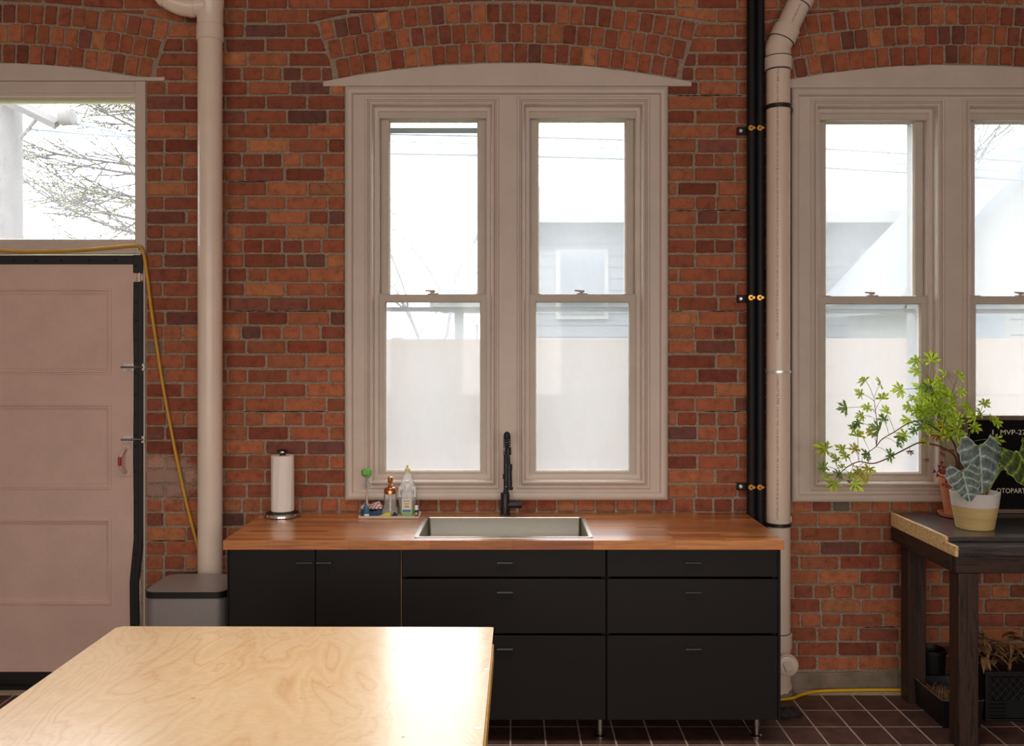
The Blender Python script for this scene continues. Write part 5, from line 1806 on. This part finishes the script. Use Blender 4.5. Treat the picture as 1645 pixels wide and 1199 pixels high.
def alo_leaf(L_, W_, mat, fr, parent, quilt=0.012, droop=0.3):
    """arrow-shaped leaf; fr = (base point, tip direction, face normal)"""
    base, tip, nrm = Vector(fr[0]), Vector(fr[1]).normalized(), Vector(fr[2]).normalized()
    side = tip.cross(nrm).normalized(); nrm = side.cross(tip).normalized()
    NU, NV = 44, 32
    def half(u):      # half width at u in -0.35..1
        if u < -0.34: return 0.0
        if u < 0:
            return W_ * (0.36 + 0.0 + 0.6 * math.sqrt(max(0, (u + 0.34) / 0.34)) * 0.22 / 0.22 * 0.14 + 0.5 * (u + 0.34) / 0.34 * 0.0) + W_ * 0.4 * math.sin(PI / 2 * (u + 0.34) / 0.34)
        return W_ * 0.93 * (1 - u) ** 0.75 * (1 + 0.5 * u)
    verts = []; vein = []; faces = []
    idx = {}
    for i in range(NU + 1):
        u = -0.34 + 1.34 * i / NU
        h = half(u) * (1 + 0.03 * math.sin(u * 26))
        inner = 0.0 if u >= 0 else W_ * 0.62 * (-u / 0.34) ** 0.8
        for s in (-1, 1):
            for j in range(NV // 2 + 1):
                f = j / (NV // 2)
                x = inner + (max(h, inner + 0.002) - inner) * f
                # side veins leaving the mid rib at an angle
                t = (u - 0.5 * x / L_ + 0.36 + 0.02 * math.sin(9 * x / W_ + s)) / 0.27
                fr_ = abs(t - round(t))
                vn = (0.95 * math.exp(-(fr_ / 0.035) ** 2) + 0.3 * math.exp(-(fr_ / 0.16) ** 2) + 0.5 * max(0.0, mnoise.noise(Vector((x * 130, u * 16 + s * 7, 0.3))))) if x > 0.004 else 0
                mid = max(0, 1 - x / 0.0045) if u >= -0.02 else max(0, 1 - abs(x - inner - 0.004) / 0.004) * 0.8
                edge = max(0, (f - 0.955) / 0.045)
                v_ = min(1, max(vn * 0.75, mid, edge * 0.8))
                puff = quilt * (min(1, fr_ / 0.5) ** 0.7) * min(1, x / 0.02) * (1 - 0.6 * f) 
                rip = 0.006 * mnoise.noise(Vector((x * 90, u * 11 + s * 3, 1.7)))
                z = puff + rip * (fr_ > 0.12) - 0.25 * x * x / W_ + 0.12 * x - droop * L_ * (max(0, u) ** 2) * 0.5
                p = base + tip * (u * L_) + side * (s * x) + nrm * z
                idx[(i, s, j)] = len(verts)
                verts.append(p); vein.append(v_)
    for i in range(NU):
        for s in (-1, 1):
            for j in range(NV // 2):
                q = (idx[(i, s, j)], idx[(i, s, j+1)], idx[(i+1, s, j+1)], idx[(i+1, s, j)])
                faces.append(q if s > 0 else q[::-1])
    me = bpy.data.meshes.new('leaf')
    c = base
    me.from_pydata([tuple(v - c) for v in verts], [], faces)
    at = me.attributes.new('vein', 'FLOAT', 'POINT')
    at.data.foreach_set('value', vein)
    me.materials.append(mat)
    me.polygons.foreach_set('use_smooth', [True] * len(me.polygons))
    o = link_mesh('leaf', me, mat, parent, c)
    return o

def PP(px, py, d): return Vector((X(px, d), Yd(d), Z(py, d)))
a1 = PP(1573, 718, 4.25)
t1 = PP(1582, 792, 4.20) - a1
alo_leaf((t1).length, 0.105, M['alo'], (a1, t1, (-0.12, -1, 0.25)), al)
a2 = PP(1546, 758, 4.16)
t2 = PP(1560, 806, 4.11) - a2
alo_leaf(t2.length, 0.085, M['alo'], (a2, t2, (-0.2, -1, 0.3)), al)
a3 = PP(1636, 728, 4.22)
t3 = PP(1672, 790, 4.18) - a3
alo_leaf(t3.length * 1.0, 0.125, M['alo_d'], (a3, t3, (0.25, -1, 0.45)), al, 0.004)
for (pts, r) in (([(ax + 0.04, ay, bt + 0.13), PP(1594, 760, 4.28), PP(1591, 735, 4.285), PP(1580, 716, 4.27), a1 + Vector((0, 0.006, 0))], 0.006),
                 ([(ax + 0.045, ay + 0.01, bt + 0.13), PP(1597, 770, 4.28), PP(1615, 745, 4.28), PP(1630, 728, 4.26), a3 + Vector((0, 0.006, 0))], 0.007),
                 ([(ax + 0.03, ay - 0.01, bt + 0.13), PP(1583, 775, 4.25), PP(1560, 752, 4.21), a2 + Vector((0, 0.006, 0))], 0.005)):
    MB().tube(spline(pts, 6), r, 10).build('leaf_stalk', M['green_stem'], al)
m = MB()
m.tube(spline([(ax + 0.03, ay - 0.005, bt + 0.13), PP(1585, 775, 4.27), PP(1579, 762, 4.27)], 4), [0.007] * 4 + [0.005] * 4 + [0.002], 6)
m.tube(spline([(ax + 0.035, ay - 0.008, bt + 0.13), PP(1590, 770, 4.26), PP(1592, 752, 4.26)], 4), [0.007] * 4 + [0.005] * 4 + [0.002], 6)
m.build('dead_sheath', M['dead_leaf'], al)

# geranium in terracotta
gd = 4.575
px_, py_ = X(1536, gd), Yd(gd)
ge = thing('potted_geranium', (px_, py_, bt), 'leggy lemon-green scented geranium in a terracotta pot by the window', 'potted plant')
sau = MB().lathe((px_, py_, bt), [(0.064, 0.0005), (0.078, 0.004), (0.086, 0.022), (0.082, 0.023), (0.074, 0.009), (0.002, 0.008)], 40).build('saucer', M['terracotta'], ge)
MB().lathe((px_, py_, bt + 0.0085), [(0.05, 0.0), (0.054, 0.002), (0.074, 0.155), (0.083, 0.157), (0.087, 0.203), (0.08, 0.205), (0.077, 0.18)], 40, cap=False).build('terracotta_pot', M['terracotta'], ge)
MB().lathe((px_, py_, bt + 0.0085), [(0.05, 0.001), (0.052, 0.005), (0.0765, 0.18), (0.002, 0.184)], 32).build('soil', M['soil'], ge)

def ger_leaf_mesh(name, seed, mat):
    rr = random.Random(seed)
    pts = []
    lobes = [(-2.2, 0.62), (-1.35, 0.86), (-0.62, 0.97), (0.0, 1.08), (0.62, 0.97), (1.35, 0.86), (2.2, 0.62)]
    lobes = lobes[1:-1] if seed % 3 == 0 else lobes
    lobes = [(a + rr.uniform(-0.08, 0.08), r * rr.uniform(0.9, 1.1)) for (a, r) in lobes]
    outl = [(0.0, -0.02)]
    def pol(a, r): return (r * math.sin(a), r * math.cos(a))
    for i, (a, r) in enumerate(lobes):
        wv = 0.175
        outl.append(pol(a - wv * 0.85, r * 0.56))
        outl.append(pol(a - wv * 1.45, r * 0.80))
        outl.append(pol(a - wv * 0.55, r * 0.80))
        outl.append(pol(a - wv * 0.42, r * 0.98))
        outl.append(pol(a + wv * 0.1, r * 1.0))
        outl.append(pol(a + wv * 0.55, r * 0.82))
        outl.append(pol(a + wv * 1.45, r * 0.78))
        outl.append(pol(a + wv * 0.85, r * 0.56))
        if i < len(lobes) - 1:
            am = (a + lobes[i+1][0]) / 2
            outl.append(pol(am, 0.24 * rr.uniform(0.85, 1.15)))
    vs = [(0, 0.12, 0.0)] 
    cur = rr.uniform(0.12, 0.3)
    for (x, y) in outl:
        r2 = x * x + y * y
        vs.append((x, y, -cur * r2 + 0.05 * math.sin(6 * math.atan2(x, y + 1e-6))))
    fs = []
    n = len(outl)
    for k in range(n):
        fs.append((0, 1 + (k + 1) % n, 1 + k))
    me = bpy.data.meshes.new(name)
    me.from_pydata(vs, [], fs)
    me.materials.append(mat)
    me.polygons.foreach_set('use_smooth', [True] * len(me.polygons))
    return me
LM = [ger_leaf_mesh('leaf', s, M['leaf']) for s in (1, 2, 3, 4)]
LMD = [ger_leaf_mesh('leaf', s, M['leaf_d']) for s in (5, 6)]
LMY = [ger_leaf_mesh('leaf', 8, M['leaf_y'])]
LMR = [ger_leaf_mesh('dead_leaf', 9, M['dead_leaf'])]
gr_ = random.Random(21)
stalks = MB()
def put_leaf(px, py, d, size, meshes, attach=None, name='leaf', down=False, face=None):
    p = PP(px, py, d)
    me = meshes[gr_.randrange(len(meshes))]
    # tip direction mostly outward from the attach point, face up and towards the room
    if attach is not None:
        outd = (p - attach)
        if outd.length < 1e-4: outd = Vector((0, 0, 1))
        outd.normalize()
    else: outd = Vector((gr_.uniform(-1, 1), gr_.uniform(-0.5, 0.5), gr_.uniform(-0.6, 0.6))).normalized()
    nrm = Vector((gr_.uniform(-0.5, 0.5), gr_.uniform(-1.15, -0.35), gr_.uniform(0.1, 0.75))).normalized()
    y = (outd + Vector((gr_.uniform(-0.5, 0.5), gr_.uniform(-0.3, 0.3), gr_.uniform(-0.5, 0.3) - (0.8 if down else 0.15))))
    y = (y - nrm * y.dot(nrm)).normalized()
    x = y.cross(nrm).normalized()
    mt = Matrix((x, y, nrm)).transposed()
    o = link_mesh(name, me, me.materials[0], ge, p)
    o.rotation_mode = 'QUATERNION'
    o.rotation_quaternion = mt.to_quaternion()
    o.scale = (size,) * 3
    if attach is not None:
        mid = (attach + p) / 2 + Vector((0, 0, 0.008))
        stalks.tube(spline([attach, mid, p], 3), 0.0012, 5)
    return o
# woody branches, traced as 3-D paths
B1 = [(px_ - 0.01, py_, bt + 0.19), PP(1535, 735, 4.56), PP(1510, 718, 4.55), PP(1490, 713, 4.54), PP(1475, 712, 4.53), PP(1450, 724, 4.51), PP(1425, 737, 4.49), PP(1402, 745, 4.47), PP(1380, 742, 4.45), PP(1362, 750, 4.43), PP(1350, 760, 4.42)]
B2 = [PP(1528, 705, 4.53), PP(1505, 690, 4.53), PP(1480, 677, 4.53), PP(1460, 680, 4.52), PP(1437, 694, 4.51), PP(1417, 706, 4.5), PP(1407, 718, 4.5), PP(1390, 730, 4.5)]
B3 = [PP(1408, 716, 4.5), PP(1410, 690, 4.5), PP(1407, 665, 4.5), PP(1404, 640, 4.5)]
B4 = [(px_, py_, bt + 0.19), PP(1540, 735, 4.54), PP(1528, 705, 4.53), PP(1512, 690, 4.53), PP(1505, 665, 4.53), PP(1500, 640, 4.53), PP(1494, 610, 4.53)]
B5 = [(px_ + 0.02, py_, bt + 0.19), PP(1553, 720, 4.53), PP(1560, 690, 4.52), PP(1572, 670, 4.5), PP(1582, 660, 4.5)]
B6 = [PP(1512, 690, 4.53), PP(1522, 660, 4.54), PP(1530, 630, 4.54), PP(1536, 612, 4.54)]
BR = []
for (b, r) in ((B1, 0.0042), (B2, 0.0036), (B3, 0.0022), (B4, 0.0045), (B5, 0.003), (B6, 0.0024)):
    sp_ = spline([Vector(p) for p in b], 5)
    BR.append(sp_)
    MB().tube(sp_, [r * (1.2 - 0.7 * i / len(sp_)) for i in range(len(sp_))], 8).build('branch', M['stem'], ge)
def near(px, py, d, cand):
    p = PP(px, py, d)
    best = min((q for b in cand for q in BR[b]), key=lambda q: (q - p).length)
    return best
leafs = [
 # lower left cluster
 (1328, 722, 26, 0), (1345, 740, 20, 0), (1355, 722, 18, 0), (1374, 724, 19, 2), (1326, 750, 18, 1), (1340, 775, 22, 0), (1360, 735, 16, 0), (1345, 762, 18, 1), (1378, 756, 22, 2), (1396, 752, 20, 2), (1372, 776, 22, 0), (1364, 762, 14, 0), (1390, 768, 14, 2), (1330, 765, 12, 1), (1352, 752, 12, 0),
 # upright sprig
 (1391, 612, 19, 0), (1414, 618, 22, 0), (1384, 634, 17, 0), (1361, 655, 20, 1), (1416, 642, 19, 0), (1396, 655, 15, 1), (1424, 664, 20, 1), (1386, 668, 17, 1), (1380, 678, 17, 1), (1376, 688, 16, 1), (1420, 676, 16, 1), (1414, 690, 22, 1), (1399, 694, 14, 2), (1378, 702, 22, 1), (1389, 728, 20, 1), (1428, 730, 20, 1), (1445, 700, 19, 1), (1440, 712, 16, 1), (1404, 700, 16, 1),
 # main crown
 (1449, 626, 24, 0), (1475, 579, 20, 0), (1497, 580, 24, 0), (1475, 596, 19, 0), (1519, 602, 16, 0), (1541, 606, 20, 0), (1500, 610, 20, 0), (1462, 652, 18, 0), (1480, 625, 20, 0), (1492, 620, 18, 0), (1470, 640, 18, 0), (1505, 628, 20, 0), (1485, 640, 20, 0), (1515, 636, 18, 0), (1498, 650, 22, 0), (1475, 660, 20, 0), (1460, 672, 18, 0), (1488, 668, 22, 1), (1508, 660, 22, 0), (1524, 650, 20, 0), (1534, 640, 16, 0), (1520, 668, 20, 0), (1500, 680, 22, 1), (1480, 682, 18, 1), (1515, 684, 22, 2), (1532, 675, 20, 0), (1538, 692, 24, 0), (1526, 700, 22, 0), (1540, 712, 20, 0), (1512, 700, 16, 1), (1492, 694, 14, 2), (1550, 660, 20, 0), (1556, 652, 18, 0), (1486, 708, 14, 2), (1545, 680, 18, 0), (1470, 690, 14, 1),
 (1508, 645, 17, 0), (1490, 632, 16, 0), (1516, 620, 16, 0), (1528, 662, 18, 0), (1540, 700, 18, 0), (1495, 660, 16, 0),
 # right of the pot plant
 (1580, 650, 17, 0), (1575, 662, 18, 0), (1590, 668, 20, 0), (1568, 672, 20, 0), (1600, 676, 18, 0), (1565, 684, 18, 0), (1598, 706, 18, 0), (1600, 745, 18, 0), (1618, 750, 18, 1), (1594, 738, 16, 0),
]
for _ in range(26):
    leafs.append((gr_.gauss(1505, 20), gr_.gauss(655, 26), gr_.uniform(14, 20), 0 if gr_.random() < 0.8 else 1))
for (a, b, s, k) in leafs:
    if a < 1402 and b > 700 or (a < 1400 and b > 715): cand = (0,)
    elif a < 1452 and not (a > 1445 and b < 640): cand = (1, 2)
    elif a > 1552: cand = (4,)
    else: cand = (3, 5)
    base_d = {0: 4.45, 1: 4.5, 4: 4.5, 3: 4.52}[cand[0]]
    d = base_d + gr_.uniform(-0.05, 0.05)
    if cand[0] == 4: d = 4.44 + gr_.uniform(-0.03, 0.03)
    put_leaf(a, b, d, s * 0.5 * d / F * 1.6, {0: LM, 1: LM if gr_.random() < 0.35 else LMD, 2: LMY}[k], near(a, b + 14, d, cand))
for (a, b, s) in ((1462, 724, 12), (1488, 737, 10), (1514, 727, 13), (1505, 699, 16), (1530, 690, 12), (1396, 734, 10), (1376, 757, 10), (1364, 772, 9), (1515, 718, 12), (1528, 722, 12)):
    put_leaf(a, b, 4.5, s * 0.5 * 4.5 / F * 1.3, LMR, near(a, b - 10, 4.5, (0, 1, 3)), 'dead_leaf', True)
so = stalks.build('leaf_stalks', M['green_stem'], ge)

# purple oxalis peeping out beside the terracotta pot
ox = thing('purple_oxalis', (px_ - 0.07, py_ - 0.02, bt + 0.19), 'small purple-red leaved plant peeping over the terracotta pot', 'plant')
for (a, b, s) in ((1512, 748, 12), (1505, 759, 13), (1514, 755, 10), (1518, 778, 10)):
    p = PP(a, b, 4.48)
    m = MB()
    for k in range(3):
        t = 2 * PI * k / 3 + a
        r = s * 4.48 / F * 0.62
        c_, s_ = math.cos(t), math.sin(t)
        tri = [(0, 0), (0.45, 0.95), (0, 0.8), (-0.45, 0.95)]
        m.add([(p.x + r * (x * c_ - y * s_), p.y - 0.006 * (i > 0), p.z + r * (x * s_ + y * c_)) for i, (x, y) in enumerate(tri)], [(0, 1, 2, 3)])
    m.build('leaf', M['oxalis'], ox, smooth=False)
    MB().tube([p, p + Vector((0.02, 0.02, -0.02)), (px_ - 0.055, py_ - 0.02, bt + 0.19)], 0.0012, 5).build('stalk', M['stem'], ox)

# ------------------------------------------------------------------ under the bench
# black trough
kx0, kx1, ky0, ky1 = 1.992, 2.19, Yd(4.222), Yd(4.55)
kx0 = 1.99
tr_ = thing('planter_trough', ((kx0 + kx1) / 2, (ky0 + ky1) / 2, 0), 'black rectangular planting trough of dry stalks under the workbench', 'planter')
m = MB(); loops = []
for (i, z) in ((0.012, 0.0005), (0.0, 0.13), (0.008, 0.13), (0.018, 0.03)):
    loops.append([(p[0], p[1], z) for p in rrect(kx0 + i, kx1 - i, ky0 + i, ky1 - i, 0.012, 3)])
loft(m, loops, True)
m.build('box', M['black_plastic'], tr_, ang=0.5)
m = MB(); loops = []
loops.append([(p[0], p[1], 0.131) for p in rrect(kx0 - 0.001, kx1 + 0.001, ky0 - 0.001, ky1 + 0.001, 0.012, 3)])
loops.append([(p[0], p[1], 0.133) for p in rrect(kx0 + 0.003, kx1 - 0.003, ky0 + 0.003, ky1 - 0.003, 0.012, 3)])
loft(m, loops)
m.build('worn_rim', M['board_frame'], tr_)
BOX('soil', M['soil'], tr_, kx0 + 0.016, kx1 - 0.016, ky0 + 0.016, ky1 - 0.016, 0.035, 0.085)
def stalk_tuft(name, parent, x0, x1, y0, y1, z0, h, n, mat, seed, wd=0.002):
    rr = random.Random(seed); m = MB()
    for i in range(n):
        b = Vector((rr.uniform(x0, x1), rr.uniform(y0, y1), z0))
        l = h * rr.uniform(0.5, 1.0)
        e = b + Vector((rr.uniform(-0.5, 0.5) * l, rr.uniform(-0.5, 0.5) * l, l))
        m.tube([b, (b + e) / 2 + Vector((rr.uniform(-0.01, 0.01), 0, 0.01)), e], [wd, wd * 0.8, wd * 0.3], 4)
    o = m.build(name, mat, parent, smooth=False)
    o['kind'] = 'stuff'
stalk_tuft('dry_stalks', tr_, kx0 + 0.03, kx1 - 0.03, ky0 + 0.02, ky0 + 0.2, 0.08, 0.07, 160, M['dry_leaf'], 4, 0.0014)
# dark pot behind
dpx, dpy = 2.135, Yd(4.64)
dp = thing('plastic_pot', (dpx, dpy, 0), 'black plastic plant pot against the wall under the workbench', 'pot')
MB().lathe((dpx, dpy, 0), [(0.055, 0.0), (0.055, 0.004), (0.066, 0.215), (0.069, 0.217), (0.069, 0.235), (0.064, 0.235), (0.06, 0.2)], 28, cap=False).build('body', M['black_plastic'], dp)
MB().lathe((dpx, dpy, 0), [(0.054, 0.001), (0.062, 0.2), (0.002, 0.205)], 24).build('soil', M['soil'], dp)

# milk crate
cx0, cx1, cy0, cy1 = 2.235, 2.60, Yd(4.306), Yd(4.64)
ch_ = 0.235
cr = thing('milk_crate', ((cx0 + cx1) / 2, (cy0 + cy1) / 2, 0), 'black plastic lattice milk crate under the workbench', 'crate')
m = MB()
for (z0_, z1_) in ((0.0, 0.012), (ch_ - 0.022, ch_)):
    m.box(cx0, cx1, cy0, cy0 + 0.012, z0_, z1_); m.box(cx0, cx1, cy1 - 0.012, cy1, z0_, z1_)
    m.box(cx0, cx0 + 0.012, cy0 + 0.012, cy1 - 0.012, z0_, z1_); m.box(cx1 - 0.012, cx1, cy0 + 0.012, cy1 - 0.012, z0_, z1_)
for (x_, y_) in ((cx0, cy0), (cx1 - 0.02, cy0), (cx0, cy1 - 0.02), (cx1 - 0.02, cy1 - 0.02)):
    m.box(x_, x_ + 0.02, y_, y_ + 0.02, 0.012, ch_ - 0.022)
m.build('crate_frame', M['black_plastic'], cr, smooth=False, bevel=0.002)
def lattice(pa, pb, z0_, z1_, y):
    m = MB()
    w_ = pb - pa; n_ = 9
    hgt_ = z1_ - z0_
    st_ = w_ / n_
    for sgn in (1, -1):
        for i in range(-4, n_ + 5):
            xa = pa + i * st_; xb = xa + sgn * hgt_ * 0.9
            za, zb = z0_, z1_
            # clip to the panel
            def at(x): return za + (zb - za) * (x - xa) / (xb - xa)
            lo, hi = min(xa, xb), max(xa, xb)
            if hi <= pa or lo >= pb: continue
            c0, c1 = max(lo, pa), min(hi, pb)
            m.tube([(c0, y, at(c0)), (c1, y, at(c1))], 0.0028, 4)
    return m
lattice(cx0 + 0.01, cx1 - 0.01, 0.10, ch_ - 0.02, cy0 + 0.006).build('lattice', M['black_plastic'], cr, smooth=False)
m = MB()
for i in range(5):
    z = 0.018 + i * 0.018
    m.box(cx0 + 0.01, cx0 + 0.10, cy0 + 0.002, cy0 + 0.01, z, z + 0.008)
    m.box(cx1 - 0.10, cx1 - 0.01, cy0 + 0.002, cy0 + 0.01, z, z + 0.008)
m.build('slot_bars', M['black_plastic'], cr, smooth=False)
BOX('liner', M['gap'], cr, cx0 + 0.014, cx1 - 0.014, cy0 + 0.014, cy1 - 0.014, 0.012, ch_ - 0.03)
# dried plants in it
dpn = thing('dried_plant', ((cx0 + cx1) / 2, (cy0 + cy1) / 2, ch_ - 0.03), 'dead plant with curled brown leaves in the milk crate', 'plant')
rr = random.Random(14)
def dry_leaf(b, d, l, w_):
    m = MB(); n_ = 7
    side = d.cross(Vector((0, 0, 1))).normalized()
    if side.length < 0.1: side = Vector((1, 0, 0))
    vs = []; fs = []
    p = Vector(b); dd = d.normalized()
    for i in range(n_):
        t = i / (n_ - 1)
        ww = w_ * math.sin(PI * min(1, t * 0.9 + 0.12)) 
        tw = Vector((0, 0, 1)) * ww * 0.5
        vs += [tuple(p - side * ww + tw), tuple(p), tuple(p + side * ww + tw)]
        dd = (dd + Vector((0, 0, -0.24))).normalized()
        p = p + dd * l / n_
    for i in range(n_ - 1):
        for k in (0, 1):
            a = i * 3 + k
            fs.append((a, a + 1, a + 4, a + 3))
    return m.add(vs, fs)
for i in range(74):
    c0 = rr.choice(((cx0 + 0.05, cy0 + 0.09), (cx0 + 0.05, cy0 + 0.08), (cx0 + 0.16, cy0 + 0.09), (cx0 + 0.29, cy0 + 0.12)))
    a = rr.uniform(0, 2 * PI)
    up = rr.uniform(0.1, 1.5)
    hgt_ = rr.uniform(0.02, 0.16)
    b = (c0[0] + rr.uniform(-0.03, 0.03), c0[1] + rr.uniform(-0.03, 0.03), ch_ - 0.02 + hgt_)
    d = Vector((math.cos(a), math.sin(a) - 0.4, up))
    dry_leaf(b, d, rr.uniform(0.07, 0.13), rr.uniform(0.008, 0.015)).build('dry_leaf', M['dry_leaf'], dpn, ang=1.5)
for (a, b) in ((cx0 + 0.05, cy0 + 0.09), (cx0 + 0.16, cy0 + 0.09), (cx0 + 0.29, cy0 + 0.12)):
    MB().tube([(a, b, ch_ - 0.028), (a + 0.01, b, ch_ + 0.07), (a - 0.005, b, ch_ + 0.15)], [0.008, 0.007, 0.005], 8).build('stem', M['dry_leaf'], dpn)
